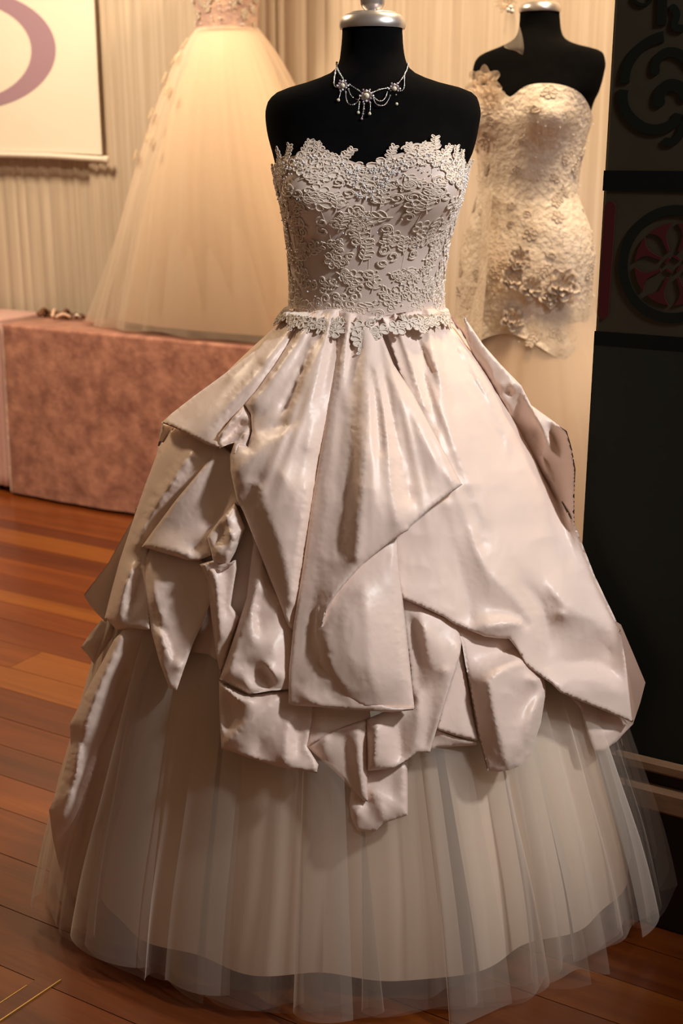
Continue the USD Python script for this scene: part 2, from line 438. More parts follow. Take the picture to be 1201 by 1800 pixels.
# sandals lying on the cloth
sd = thing('beaded_sandal', 'brown beaded sandals with a pale strap lying on the pink cloth', 'sandals', at_height(104, 556, TH + 0.001))
def slab_outline(pts, thick, z0):
    poly = Polygon([tuple((at_height(x, y, z0) @ U, at_height(x, y, z0) @ V)) for x, y in pts]).buffer(0.004, quad_segs=4)
    m = trimesh.creation.extrude_polygon(poly, thick, engine='earcut')
    m.vertices = np.array([uv(a, b, z0 + c) for a, b, c in m.vertices]); m.fix_normals(); return m
part(sd, 'sole', slab_outline([(66, 553), (80, 550), (110, 554), (146, 557), (148, 560.5), (110, 561), (86, 558), (68, 556)], 0.012, TH + 0.001), m_brown, smooth=False)
def arch(x0, y0, x1, y1, h, r, zb=TH + 0.013):
    a, b = at_height(x0, y0, zb), at_height(x1, y1, zb)
    t = np.linspace(0, 1, 14)
    return tube(a + (b - a) * t[:, None] + Z * (h * np.sin(np.pi * t))[:, None], r, 8)
part(sd, 'strap', cat_mesh([arch(92, 557, 100, 553, 0.022, 0.007), arch(98, 558, 124, 557.5, 0.012, 0.006)]), m_pale, smooth=True, label='pale pink strap')
part(sd, 'toe_strap', arch(70, 555, 84, 551, 0.02, 0.009), m_brown, smooth=True)
part(sd, 'toe_strap', arch(112, 558, 122, 553.5, 0.024, 0.008), m_brown, smooth=True)
part(sd, 'buckle', cat_mesh([arch(128, 559, 142, 559, 0.012, 0.005), arch(132, 556, 140, 559, 0.016, 0.004)]), m_cap, smooth=True, label='pale metal buckle')
# ---- painted pier standing just right of the front gown
C0 = np.array([0.418, 2.03, 0.0])                               # its near left corner
PV = float(V @ C0); PU = float(U @ C0)
struct_pier = thing('pillar', None, None, C0)
struct_pier[0].SetCustomDataByKey('kind', 'structure')
struct_pier[0].SetCustomDataByKey('label', 'dark olive painted pier with stencilled bands at the right edge')
part(struct_pier, 'shaft', obox(C0, -U * 0.45, V * 0.30, Z * 3.2, 0.006), m_pillar, smooth=False)
def pp(x, y, dv=0.0): return on_plane(x, y, V, PV - dv)
def face_poly(poly, dv, thick): return plane_poly(poly, dv, thick, off=PV)
def pz(x, y): return float(pp(x, y)[2])
def face_band(z0, z1, mat, name, dv=0.0012):
    part(struct_pier, name, obox(C0 + Z * z0 - V * dv, -U * 0.45, V * dv * 0.8, Z * (z1 - z0)), mat, smooth=False)
zb0, zb1 = pz(1120, 336), pz(1120, 300)
face_band(zb0, zb1, m_band, 'painted_band')
zc0, zc1 = pz(1120, 612), pz(1120, 587)
face_band(zc0, zc1, m_band, 'painted_band')
zs = pz(1150, 1337)
face_band(zs, zc0, m_pillar2, 'dado', dv=0.0010)
# stencilled ornament, worked out in the plane of the face: s along the face, z up
def fp(s, z, dv): return C0 - U * s + Z * z - V * dv
def face_shape(poly, name, mat, dv=0.0016, thick=0.0012):
    for g_ in getattr(poly, 'geoms', [poly]):
        t = trimesh.creation.extrude_polygon(g_, thick, engine='earcut')
        t.vertices = np.array([fp(a, b, dv - c) for a, b, c in t.vertices]); t.fix_normals()
        part(struct_pier, name, t, mat, smooth=False)
def sz(x, y):
    p = pp(x, y); return np.array([float((p - C0) @ -U), p[2]])
def stroke(pts, w, cap=True):
    from shapely.geometry import LineString
    return LineString([tuple(sz(*q)) for q in pts]).buffer(w, cap_style=1 if cap else 2, quad_segs=10)
def bez(pts, n=26):
    pts = np.array(pts, float); t = np.linspace(0, len(pts) - 1, n)
    from scipy.interpolate import CubicSpline
    return CubicSpline(np.arange(len(pts)), pts)(t)
mc = sz(1184, 465); mr = abs(sz(1088, 465)[0] - mc[0]); mh = abs(sz(1184, 360)[1] - mc[1])
def mel(a, n=72): return Polygon([(mc[0] + mr * a * math.cos(k), mc[1] + mh * a * math.sin(k)) for k in np.linspace(0, 2 * math.pi, n, endpoint=False)])
face_shape(mel(1.0).difference(mel(0.83)), 'stencil_ring', m_green)
for k in range(8):                                              # red wedges between eight petals
    a0 = math.radians(22.5 + 45 * k - 90 + 2)
    arc = [(a0 + d) for d in np.linspace(-0.33, 0.33, 9)]
    pts = [(0.70 * math.cos(a), 0.70 * math.sin(a)) for a in arc]
    side = []
    for f_, r_ in ((0.20, 0.60), (0.085, 0.50), (0.06, 0.40), (0.055, 0.24)):
        side.append((f_, r_))
    pts += [(r_ * math.cos(a0 + f_ / max(r_, .3) * 0.55), r_ * math.sin(a0 + f_ / max(r_, .3) * 0.55)) for f_, r_ in side]
    pts += [(r_ * math.cos(a0 - f_ / max(r_, .3) * 0.55), r_ * math.sin(a0 - f_ / max(r_, .3) * 0.55)) for f_, r_ in reversed(side)]
    face_shape(Polygon([(mc[0] + mr * x, mc[1] + mh * y) for x, y in pts]).buffer(0), 'stencil_petal_wedge', m_red)
for k in range(4):
    a = math.radians(60 + 90 * k)
    q = [(0.155 * math.cos(a + d), 0.155 * math.sin(a + d)) for d in np.linspace(-0.5, 0.5, 6)] + [(0.11 * math.cos(a + d), 0.11 * math.sin(a + d)) for d in np.linspace(0.5, -0.5, 6)]
    face_shape(Polygon([(mc[0] + mr * x, mc[1] + mh * y) for x, y in q]), 'stencil_centre_dash', m_red)
face_shape(stroke([(1073.5, 364), (1061, 551)], 0.0088), 'stencil_bar', m_red)
W1 = 0.0078
face_shape(stroke(bez([(1168, 64), (1135, 78), (1109, 106), (1099, 146)]), W1, False), 'stencil_scroll', m_green)
face_shape(stroke(bez([(1097, 158), (1102, 196), (1125, 220), (1150, 228), (1178, 221), (1195, 200)]), W1, False), 'stencil_scroll', m_green)
face_shape(stroke(bez([(1153, 124), (1158, 103), (1175, 92), (1196, 96), (1215, 115)]), W1 * 0.9), 'stencil_scroll', m_green)
face_shape(stroke(bez([(1205, 168), (1192, 152), (1172, 152), (1160, 168), (1160, 178)]), W1 * 1.15), 'stencil_scroll', m_green)
face_shape(stroke(bez([(1172, 249), (1187, 247), (1198, 232), (1208, 205)]), W1 * 0.8), 'stencil_scroll', m_green)
face_shape(stroke([(1166, -20), (1164, 44)], W1 * 0.95, False), 'stencil_scroll', m_green)
face_shape(stroke(bez([(1115, -4), (1126, 8), (1140, 6), (1146, -6)]), W1 * 0.3), 'stencil_scroll', m_green)
face_shape(stroke(bez([(1184, 14), (1190, 30), (1186, 44), (1200, 50)]), W1 * 0.7), 'stencil_scroll', m_green)
# rails and the board at the foot
def rail(z0, z1, out, mat, name, bev=0.006):
    part(struct_pier, name, obox(C0 + Z * z0 - V * out + U * 0.0, -U * 0.45, V * out, Z * (z1 - z0), bev), mat, smooth=False)
rail(0.0, pz(1160, 1418), 0.010, m_plinth, 'skirting_board', 0.003)
rail(pz(1160, 1418), pz(1160, 1377), 0.026, m_skirting, 'rail')
rail(pz(1160, 1377), pz(1160, 1355), 0.008, m_plinth, 'groove_board', 0.002)
rail(pz(1160, 1355), pz(1160, 1332), 0.018, m_skirting, 'rail')
# ---- dress forms: a padded torso described by its sections
def px_profile(rows, axis_d):
    """Half widths and centre of a torso from its outline in the photograph, (y, left, right) per height."""
    out = []
    for y, l, r in rows:
        a, b = at_depth(l, y, axis_d), at_depth(r, y, axis_d)
        out.append((a[2], (a[0] + b[0]) / 2, (b[0] - a[0]) / 2))
    return np.array(out)


D = 2.15                                                          # distance of the front form's axis
ROWS = [(50, 602, 708), (70, 601, 709), (90, 599, 711), (105, 597, 714), (115, 593, 718), (125, 585, 727), (135, 565, 746), (145, 537, 775), (155, 503, 814), (165, 482, 835), (180, 470, 843),
        (200, 466, 846), (230, 469, 841), (265, 478, 832), (300, 487, 816), (350, 499, 803), (400, 508, 789), (450, 514, 778), (500, 517, 772), (540, 516, 773), (575, 506, 786), (640, 480, 812), (700, 470, 822)]
TOR = px_profile(ROWS, D)[::-1]
_cx = PchipInterpolator(TOR[:, 0], TOR[:, 1]); _a = PchipInterpolator(TOR[:, 0], TOR[:, 2])
TZ0, TZ1 = TOR[0, 0], TOR[-1, 0]
AX = float(_cx(1.10))                                            # x of the axis
_b = PchipInterpolator([0.85, 1.0, 1.10, 1.2, 1.28, 1.34, 1.40, 1.44, 1.465, 1.49, 1.51, 1.56], [.118, .115, .098, .106, .118, .115, .100, .086, .074, .060, .052, .050])
_dy = PchipInterpolator([0.85, 1.10, 1.30, 1.42, 1.50, 1.56], [0, 0.0, 0.0, 0.012, 0.016, 0.010])


def torso(th, z, pad=0.0):
    """Point of the torso at angle th (0 = front, positive to the right of the picture) and height z."""
    th, z = np.broadcast_arrays(np.asarray(th, float), np.asarray(z, float))
    zc = np.clip(z, TZ0, TZ1)
    a, b = _a(zc), _b(np.clip(z, 0.85, 1.56))
    s, c = np.sin(th), np.cos(th)
    n = 2.25
    x = np.sign(s) * np.abs(s) ** (2 / n) * a
    y = -np.sign(c) * np.abs(c) ** (2 / n) * b
    bust = 0.036 * np.exp(-((z - 1.285) / 0.055) ** 2) * (np.exp(-((th - 0.62) / 0.36) ** 2) + np.exp(-((th + 0.62) / 0.36) ** 2))
    r = np.hypot(x, y)
    k = (r + bust + pad) / np.maximum(r, 1e-6)
    return np.stack([_cx(zc) + x * k, D + _dy(np.clip(z, 0.85, 1.56)) + y * k, z], -1)


def torso_mesh(z0, z1, nz=90, nt=96, closed=True):
    zs = np.linspace(z0, z1, nz); th = np.linspace(-np.pi, np.pi, nt, endpoint=False)
    g_ = grid_mesh(torso(th[None, :], zs[::-1, None]), wrap=True)
    if closed:
        n = len(g_.vertices); v = np.vstack([g_.vertices, torso(th, z1).mean(0), torso(th, z0).mean(0)])
        e = np.arange(nt); e2 = (e + 1) % nt; o = (nz - 1) * nt
        f = np.vstack([g_.faces, np.stack([np.full(nt, n), e2, e], 1), np.stack([np.full(nt, n + 1), o + e, o + e2], 1)])
        g_ = trimesh.Trimesh(v, f, process=False)
    g_.fix_normals(); return g_


def lathe(profile, center, n=48):
    pr = np.array(profile, float); th = np.linspace(0, 2 * np.pi, n, endpoint=False)
    P = np.stack([center[0] + pr[:, :1] * np.cos(th), center[1] + pr[:, :1] * np.sin(th), center[2] + pr[:, 1:2] + 0 * th], -1)
    g_ = grid_mesh(P, wrap=True); g_.merge_vertices(); g_.fix_normals(); return g_


tops = torso(np.linspace(-np.pi, np.pi, 90), TZ1).mean(0)
fm = thing('dress_form', 'black velvet dress form with silver neck cap wearing the front taffeta gown', 'dress form', (AX, D, 0))
part(fm, 'torso', torso_mesh(0.87, TZ1), m_form, smooth=50)
capz = tops + Z * 0.0
part(fm, 'neck_cap', lathe([(0, 0), (0.0535, 0), (0.0548, 0.004), (0.0548, 0.009), (0.052, 0.017), (0.046, 0.022), (0.040, 0.024), (0.0385, 0.0255), (0.034, 0.0255), (0, 0.0255)], capz), m_cap, smooth=40)
part(fm, 'finial', lathe([(0, 0.024), (0.012, 0.0255), (0.012, 0.028), (0.0165, 0.032), (0.0195, 0.038), (0.0205, 0.046), (0.021, 0.051), (0.020, 0.0525), (0.0215, 0.054), (0.0205, 0.066), (0.014, 0.08), (0, 0.085)], capz), m_cap, smooth=40)
part(fm, 'stand_pole', tube([(AX, D, 0.03), (AX, D, 0.89)], 0.014, 16), m_pole)
part(fm, 'stand_base', lathe([(0, 0.0), (0.15, 0.0), (0.15, 0.012), (0.03, 0.03), (0, 0.03)], (AX, D, 0.0)), m_pole, smooth=40)

# ---- second form and the lace mermaid gown, at the right behind
D2, YAW2 = 3.4, math.radians(-33)
P2 = at_depth(928, 335, D2); DZ2 = P2[2] - 1.10
def to2(p, s=1.0):
    q = np.asarray(p, float) - [AX, D, 0]; c, s_ = math.cos(YAW2), math.sin(YAW2)
    return np.stack([P2[0] + c * q[..., 0] - s_ * q[..., 1], D2 + s_ * q[..., 0] + c * q[..., 1], q[..., 2] + DZ2], -1)
def moved2(m):
    m = m.copy(); m.vertices = to2(m.vertices); return m
f2 = thing('dress_form', 'black velvet dress form wearing the lace mermaid gown beside the dark pier', 'dress form', (P2[0], D2, 0))
part(f2, 'torso', moved2(torso_mesh(0.98, TZ1)), m_form, smooth=50)
part(f2, 'neck_cap', moved2(lathe([(0, 0), (0.0535, 0), (0.0548, 0.004), (0.0548, 0.009), (0.052, 0.017), (0.046, 0.022), (0.04, 0.024), (0, 0.0255)], tops)), m_cap, smooth=40)
part(f2, 'stand_pole', tube([(P2[0], D2, 0.03), (P2[0], D2, 1.0 + DZ2)], 0.014, 16), m_pole)
part(f2, 'stand_base', lathe([(0, 0.0), (0.17, 0.0), (0.17, 0.012), (0.03, 0.03), (0, 0.03)], (P2[0], D2, 0.0)), m_pole, smooth=40)

# ---- lace: cords worked into flowers, sprigs and scrolls, in a flat pattern (millimetres) laid over a surface
def flower(r, k, seed):
    q = np.random.default_rng(seed); cs, fills = [], []
    a0 = q.uniform(0, 6.28)
    for i in range(k):
        a = a0 + i * 2 * np.pi / k; t = np.linspace(0, 2 * np.pi, 13)
        L, W = r * q.uniform(.85, 1.1), r * 0.42 * q.uniform(.85, 1.15)
        x = L * 0.56 + L * 0.44 * np.cos(t); y = W * np.sin(t) * (0.7 + 0.3 * np.cos(t))
        c = np.stack([x * math.cos(a) - y * math.sin(a), x * math.sin(a) + y * math.cos(a)], 1); cs.append(c); fills.append(c[:-1])
    t = np.linspace(0, 4.2 * np.pi, 20); rr = r * (0.26 - 0.17 * t / t[-1]); cs.append(np.stack([rr * np.cos(t), rr * np.sin(t)], 1))
    return cs, fills
def sprig(L, seed):
    q = np.random.default_rng(seed); cs, fills = [], []
    t = np.linspace(0, 1, 10); bend = q.uniform(-.7, .7)
    ang = bend * t; st = np.stack([np.cumsum(np.cos(ang)), np.cumsum(np.sin(ang))], 1) * L / 10; cs.append(st)
    for i in range(2, 10, 2):
        for sd_ in (-1, 1):
            a = ang[i] + sd_ * q.uniform(.6, 1.0); l = L * q.uniform(.26, .4) * (1.1 - t[i] * .4); u_ = np.linspace(0, 2 * np.pi, 10)
            x = l * .5 - l * .5 * np.cos(u_); y = l * .24 * np.sin(u_)
            c = st[i] + np.stack([x * math.cos(a) - y * math.sin(a), x * math.sin(a) + y * math.cos(a)], 1); cs.append(c); fills.append(c[:-1])
    return cs, fills
def scroll(r, seed):
    q = np.random.default_rng(seed); cs = []
    t = np.linspace(0, q.uniform(2.2, 3.4) * np.pi, 24); rr = r * (1 - 0.8 * t / t[-1]); s_ = q.choice([-1, 1])
    cs.append(np.stack([rr * np.cos(t), s_ * rr * np.sin(t)], 1)); cs.append(cs[0] * 0.82 + [r * .1, 0])
    return cs, []
def lay(cs, fills, at, rot, surf, cord=0.0009, lift=0.0012, sides=4):
    """surf(s, z, lift) -> points. Returns cord tubes and the cloth between them."""
    c, s = math.cos(rot), math.sin(rot); R = np.array([[c, -s], [s, c]])
    out, fl_ = [], []
    for q in cs:
        p = q @ R.T * 0.001 + at
        out.append(tube(surf(p[:, 0], p[:, 1], lift), cord, sides, caps=False))
    for q in fills:
        p = q @ R.T * 0.001 + at; m = np.vstack([p, p.mean(0)]); n = len(p)
        e = np.arange(n)
        fl_.append(trimesh.Trimesh(surf(m[:, 0], m[:, 1], lift * 0.55), np.stack([np.full(n, n), e, (e + 1) % n], 1), process=False))
    return out, fl_


# ---- mermaid gown
def a2(z): return _a(np.clip(z, TZ0, TZ1))
HZ = 0.90                                                        # where the lace ends (form height)
_ma = PchipInterpolator([0.70, 0.78, 0.86, 0.94, 1.02, 1.10, 1.18, 1.29, 1.36], [0.205, 0.178, 0.182, 0.176, 0.152, 0.132, 0.138, 0.160, 0.165])
_mb = PchipInterpolator([0.70, 0.78, 0.86, 0.94, 1.02, 1.10, 1.18, 1.29, 1.36], [0.19, 0.16, 0.155, 0.142, 0.122, 0.108, 0.116, 0.126, 0.122])
def mer(th, z, pad=0.0):
    th, z = np.broadcast_arrays(np.asarray(th, float), np.asarray(z, float))
    a, b = _ma(np.clip(z, .7, 1.36)) + pad, _mb(np.clip(z, .7, 1.36)) + pad
    bust = 0.036 * np.exp(-((z - 1.285) / 0.055) ** 2) * (np.exp(-((th - 0.62) / 0.36) ** 2) + np.exp(-((th + 0.62) / 0.36) ** 2))
    x, y = np.sin(th) * (a + bust), -np.cos(th) * (b + bust)
    q_ = torso(th, z, pad + 0.005); qx, qy = q_[..., 0] - AX, q_[..., 1] - D
    k = np.maximum(1.0, np.hypot(qx, qy) / np.maximum(np.hypot(x, y), 1e-6))
    return to2(np.stack([AX + x * k, D + y * k, z], -1))
mg = thing('mermaid_gown', 'ivory lace strapless mermaid gown with tulle skirt behind on the right by the pier', 'gown', (P2[0], D2, 0))
th = np.linspace(-np.pi, np.pi, 120, endpoint=False)
topm = 1.345 + 0.030 * np.cos((np.abs(th) - 0.62) * 2.2) - 0.030 * (np.abs(th) / np.pi) * 2 - 0.018 * np.exp(-(th / 0.16) ** 2)
rows_ = [mer(th, topm * k + (0.70 + 0.04 * np.sin(th * 3 + 1)) * (1 - k), 0.004) for k in np.linspace(1, 0, 60)]
m_mer = mottled('beaded_ivory_lace', (0.70, 0.60, 0.50), (0.82, 0.73, 0.63), scale=28, rough=0.55, bump=0.006, bscale=75, detail=5, lo=0.42, hi=0.58)
mb = part(mg, 'bodice', grid_mesh(np.array(rows_), wrap=True), m_mer, smooth=True)
q = np.random.default_rng(21); cords, fills_ = [], []
smer = lambda s, z, l: mer(s / 0.15, z, 0.005 + l)
for k in range(75):
    s_, z_ = q.uniform(-0.30, 0.30), q.uniform(0.72, 1.36)
    if z_ > 1.34 + 0.03 * math.cos((abs(s_ / .15) - .62) * 2.2) - .02 * abs(s_ / .15): continue
    kind = q.integers(3)
    cs, fs = flower(q.uniform(13, 19), 6, k) if kind == 0 else sprig(q.uniform(35, 55), k) if kind == 1 else scroll(q.uniform(9, 14), k)
    a_, b_ = lay(cs, fs, (s_, z_), q.uniform(0, 6.28), smer, cord=0.0012, lift=0.0008, sides=3); cords += a_; fills_ += b_
part(mg, 'lace_cording', cat_mesh(cords), m_lace, smooth=True, kind='stuff')
part(mg, 'lace_cloth', cat_mesh(fills_), m_lace_fill, smooth=True, kind='stuff')
def ruffle_flower(c, r, seed, nrm):
    """A soft fabric flower: ruffled rings of cloth round a centre."""
    q = np.random.default_rng(seed); n = np.asarray(nrm, float); n /= np.linalg.norm(n)
    a = np.cross(n, Z); a /= np.linalg.norm(a); b = np.cross(n, a); ms = []
    for ring_, (r0, r1, h) in enumerate([(0.25, 1.0, 0.35), (0.2, 0.72, 0.6), (0.1, 0.45, 0.8)]):
        t = np.linspace(0, 2 * np.pi, 48, endpoint=False); k = q.integers(5, 8)
        P = []
        for f_ in np.linspace(0, 1, 6):
            rr = r * (r0 + (r1 - r0) * f_) * (1 + 0.16 * f_ * np.sin(k * t + ring_)); hh = r * (h * f_ ** 1.5 * 0.55 + 0.12 * f_ * np.sin((k + 2) * t + q.uniform(0, 6)))
            P.append(c + rr[:, None] * (np.cos(t)[:, None] * a + np.sin(t)[:, None] * b) + hh[:, None] * n)
        ms.append(grid_mesh(np.array(P), wrap=True))
    return cat_mesh(ms)
m_organza = tulle_mat('organza_petal', (0.84, 0.72, 0.6), face=0.55, edge=0.95, power=1.0)
pf = at_depth(851, 150, 3.26)
part(mg, 'strap_flower', ruffle_flower(pf, 0.042, 3, (-.3, -1, .2)), m_organza, smooth=True, label='frayed organza flower at the neckline')
part(mg, 'strap_flower', ruffle_flower(at_depth(862, 172, 3.22), 0.034, 9, (-.2, -1, 0)), m_organza, smooth=True)
for k, (x, y, r) in enumerate([(990, 500, .040), (935, 505, .032), (900, 490, .03), (912, 455, .028), (968, 520, .03), (900, 560, 0.03)]):
    part(mg, 'lace_flower', ruffle_flower(at_depth(x, y, D2 - 0.17), r, 30 + k, (0.1, -1, .2)), m_lace_fill, smooth=True)
bd = []
for k in range(220):
    s_, z_ = q.uniform(-.30, .30), q.choice([q.uniform(.72, 1.29), q.uniform(.72, .86)])
    bd.append(trimesh.Trimesh(trimesh.creation.icosphere(0, 0.0022).vertices + smer(np.array(s_), np.array(z_), 0.004), trimesh.creation.icosphere(0).faces, process=False))
part(mg, 'beads', cat_mesh(bd), m_bead, smooth=True, kind='stuff')
def flare_skirt(cx, cy, levels, nt, seed, pleat, k1, yaw=0.0, hem_wave=0.0, e=0.85, phase=0.0):
    """A gored skirt: levels of (z, radius), pleats growing towards the hem."""
    r = np.random.default_rng(seed); t = np.linspace(0, 2 * np.pi, nt, endpoint=False)
    lv = np.array(levels); zz = np.linspace(lv[0, 0], lv[-1, 0], 26)
    R_ = PchipInterpolator(lv[::-1, 0], lv[::-1, 1])
    w = sum(a * np.sin(k * t + r.uniform(0, 6.28)) for k, a in ((k1, .5), (int(k1 * 1.6), .35), (int(k1 * 2.3), .25)))
    hw = sum(np.sin(k * t + r.uniform(0, 6.28)) for k in (3, 7, 13)) / 3
    P = []
    for z in zz:
        f_ = (lv[0, 0] - z) / (lv[0, 0] - lv[-1, 0])
        rr = R_(z) * (1 + pleat * f_ ** 0.7 * w)
        x, y = rr * np.sin(t), -rr * np.cos(t) * e
        P.append(np.stack([cx + x * math.cos(yaw) - y * math.sin(yaw), cy + x * math.sin(yaw) + y * math.cos(yaw), z + hem_wave * f_ ** 3 * hw], 1))
    return grid_mesh(np.array(P), wrap=True)
z2 = DZ2 + 0.80
part(mg, 'tulle_skirt', flare_skirt(P2[0] + .01, D2, [(z2 + .06, .172), (z2 - .05, .20), (z2 - .3, .30), (z2 - .7, .42), (0.03, .50)], 300, 4, .05, 17, yaw=YAW2), m_tulle2, smooth=True)
part(mg, 'underskirt', flare_skirt(P2[0] + .01, D2, [(z2 + .05, .160), (z2 - .05, .188), (z2 - .3, .28), (z2 - .7, .40), (0.04, .47)], 240, 5, .035, 13, yaw=YAW2), m_satin, smooth=True)
# the lace train falling at the left of the mermaid skirt
def ribbon(pts_l, pts_r, n=40, m=16, fold=0.01, seed=0):
    q = np.random.default_rng(seed); a, b = bez(pts_l, n), bez(pts_r, n); P = []
    for i, (p, r_) in enumerate(zip(a, b)):
        t = np.linspace(0, 1, m)[:, None]; w = np.sin(t * 9 + i * 0.12 + seed) * fold
        P.append(p + (r_ - p) * t + w * np.array([0.2, -1, 0]))
    return grid_mesh(np.array(P))
W = lambda x, y, d: at_depth(x, y, d)
part(mg, 'lace_panel', ribbon([W(850, 330, 3.36), W(842, 420, 3.36), W(832, 500, 3.36), W(815, 600, 3.36), W(800, 720, 3.34)], [W(866, 330, 3.24), W(862, 420, 3.22), W(856, 500, 3.2), W(846, 600, 3.16), W(838, 720, 3.12)], fold=.008), m_mer, smooth=True)

# hair comb with a scrap of veil, lying against the neck of the second form
hv = thing('veil_headpiece', 'sheer veil headpiece clipped to the neck of the rear dress form', 'veil', W(888, 20, 3.32))
part(hv, 'veil', ribbon([W(893, 12, 3.31), W(886, 45, 3.3), W(884, 75, 3.27), W(888, 82, 3.26)], [W(900, 10, 3.29), W(914, 45, 3.27), W(922, 75, 3.24), W(920, 96, 3.24)], fold=.006, n=24), tulle_mat('grey_veil_net', (0.75, 0.66, 0.58), face=0.22, edge=0.7), smooth=True)
part(hv, 'comb', ruffle_flower(W(890, 4, 3.3), 0.026, 50, (-.2, -1, .3)), m_organza, smooth=True)
part(hv, 'jewel', cat_mesh([trimesh.Trimesh(trimesh.creation.icosphere(1, 0.006).vertices + W(x, y, 3.27), trimesh.creation.icosphere(1).faces, process=False) for x, y in ((898, 13), (894, 18), (900, 20))]), m_bead, smooth=True, kind='stuff')

# ---- tulle ball gown standing on the velvet table
G3 = on_plane(412, 560, V, TF + 0.185); G3[2] = 0
bg = thing('ball_gown', 'ivory tulle ball gown with beaded lilac bodice standing on the velvet table', 'gown', G3 + Z * TH)
WZ = at_depth(408, 50, G3[1])[2]
yaw3 = math.atan2(-U[1], -U[0])
def skirt3(levels, seed, pleat, k1, hem_wave, ev0, ev1, nt=340):
    r = np.random.default_rng(seed); t = np.linspace(0, 2 * np.pi, nt, endpoint=False); lv = np.array(levels)
    R_ = PchipInterpolator(lv[::-1, 0], lv[::-1, 1]); P = []
    w = sum(a * np.sin(k * t + r.uniform(0, 6.28)) for k, a in ((k1, .5), (int(k1 * 1.7), .4), (int(k1 * 2.6), .25)))
    hw = sum(np.sin(k * t + r.uniform(0, 6.28)) for k in (3, 7, 13)) / 3
    for z in np.linspace(lv[0, 0], lv[-1, 0], 28):
        f_ = (lv[0, 0] - z) / (lv[0, 0] - lv[-1, 0]); rr = R_(z) * (1 + pleat * (0.25 + f_) * w); e = ev0 + (ev1 - ev0) * f_ ** .7
        P.append(G3 + np.outer(rr * np.sin(t), -U) + np.outer(-rr * np.cos(t) * e, V) + np.outer(z + hem_wave * f_ ** 4 * hw, Z))
    return grid_mesh(np.array(P), wrap=True)
part(bg, 'underskirt', skirt3([(WZ, .10), (WZ - .1, .155), (WZ - .4, .29), (WZ - .75, .43), (TH + .03, .53)], 61, .02, 12, 0, .82, .27), m_satin, smooth=True)
part(bg, 'tulle_layer', skirt3([(WZ, .11), (WZ - .1, .185), (WZ - .4, .345), (WZ - .75, .515), (TH + .012, .67)], 62, .035, 15, 0.008, .85, .285), m_tulle2, smooth=True)
part(bg, 'tulle_layer', skirt3([(WZ, .112), (WZ - .1, .195), (WZ - .4, .36), (WZ - .75, .515), (TH + .015, .62)], 63, .03, 21, 0.008, .85, .29), m_tulle, smooth=True)
_g3 = PchipInterpolator([0, .06, .14, .24, .30], [.112, .116, .136, .158, .16])
def bod3(t, h, pad=0.0):
    t, h = np.broadcast_arrays(np.asarray(t, float), np.asarray(h, float)); rr = _g3(np.clip(h, 0, .3)) + pad
    return G3 + (rr * np.sin(t))[..., None] * -U + (-rr * np.cos(t) * .82)[..., None] * V + (WZ + h)[..., None] * Z
m_bod3 = mottled('lilac_beaded_satin', srgb(214, 184, 166), srgb(176, 146, 144), scale=26, rough=0.4, bump=0.004, bscale=60)
t3 = np.linspace(-np.pi, np.pi, 90, endpoint=False)
b3 = part(bg, 'bodice', grid_mesh(bod3(t3[None, :], np.linspace(.30, -.01, 24)[:, None]), wrap=True), m_bod3, smooth=True)
q = np.random.default_rng(5); cords, fl_, bd = [], [], []
s3 = lambda s, z, l: bod3(s / .12, z, .002 + l)
for k in range(46):
    cs, fs = (flower(q.uniform(13, 18), 6, 100 + k) if k % 2 else sprig(q.uniform(30, 45), 100 + k)); a_, b_ = lay(cs, fs, (q.uniform(-.2, .2), q.uniform(0.0, .27)), q.uniform(0, 6.28), s3, cord=.0017, lift=.003, sides=3); cords += a_; fl_ += b_
part(bg, 'lace_cording', cat_mesh(cords), m_lace, smooth=True, kind='stuff')
part(bg, 'lace_cloth', cat_mesh(fl_), m_lace_fill, smooth=True, kind='stuff')
for k in range(90):
    bd.append(trimesh.Trimesh(trimesh.creation.icosphere(0, 0.003).vertices + s3(np.array(q.uniform(-.2, .2)), np.array(q.uniform(0, .28)), .004), trimesh.creation.icosphere(0).faces, process=False))
part(bg, 'beads', cat_mesh(bd), m_bead, smooth=True, kind='stuff')
# sprays of applique running down the left of the tulle
def sk3(s, z, l):
    R_ = PchipInterpolator([TH, WZ - .75, WZ - .4, WZ - .1, WZ], [.66, .54, .38, .20, .11]); rr = R_(z) * 1.02 + .008 + l; f_ = np.clip((WZ - z) / (WZ - TH), 0, 1); e = .85 - .565 * f_ ** .7
    t = s
    return G3 + (rr * np.sin(t))[..., None] * -U + (-rr * np.cos(t) * e)[..., None] * V + np.asarray(z)[..., None] * Z
m_lav = plain('lilac_applique', srgb(236, 216, 190), 0.5)
for k, (t_, h_) in enumerate([(-.75, .09), (-.95, .16), (-.6, .2), (-.85, .28), (-.7, .36), (-.95, .42), (-1.05, .10), (-.9, .05)]):
    cs, fs = flower(20, 6, 200 + k); c_, s_ = [], []
    for qd in cs:
        pts = qd * 0.001; c_.append(tube(sk3(t_ + pts[:, 0] / .35, WZ - h_ + pts[:, 1], -.004), .0014, 4, caps=False))
    for qd in fs:
        pts = np.vstack([qd, qd.mean(0)]) * 0.001; n = len(qd); e_ = np.arange(n)
        c_.append(trimesh.Trimesh(sk3(t_ + pts[:, 0] / .35, WZ - h_ + pts[:, 1], -.005), np.stack([np.full(n, n), e_, (e_ + 1) % n], 1), process=False))
    part(bg, 'applique_flower', cat_mesh(c_), m_lav, smooth=True)
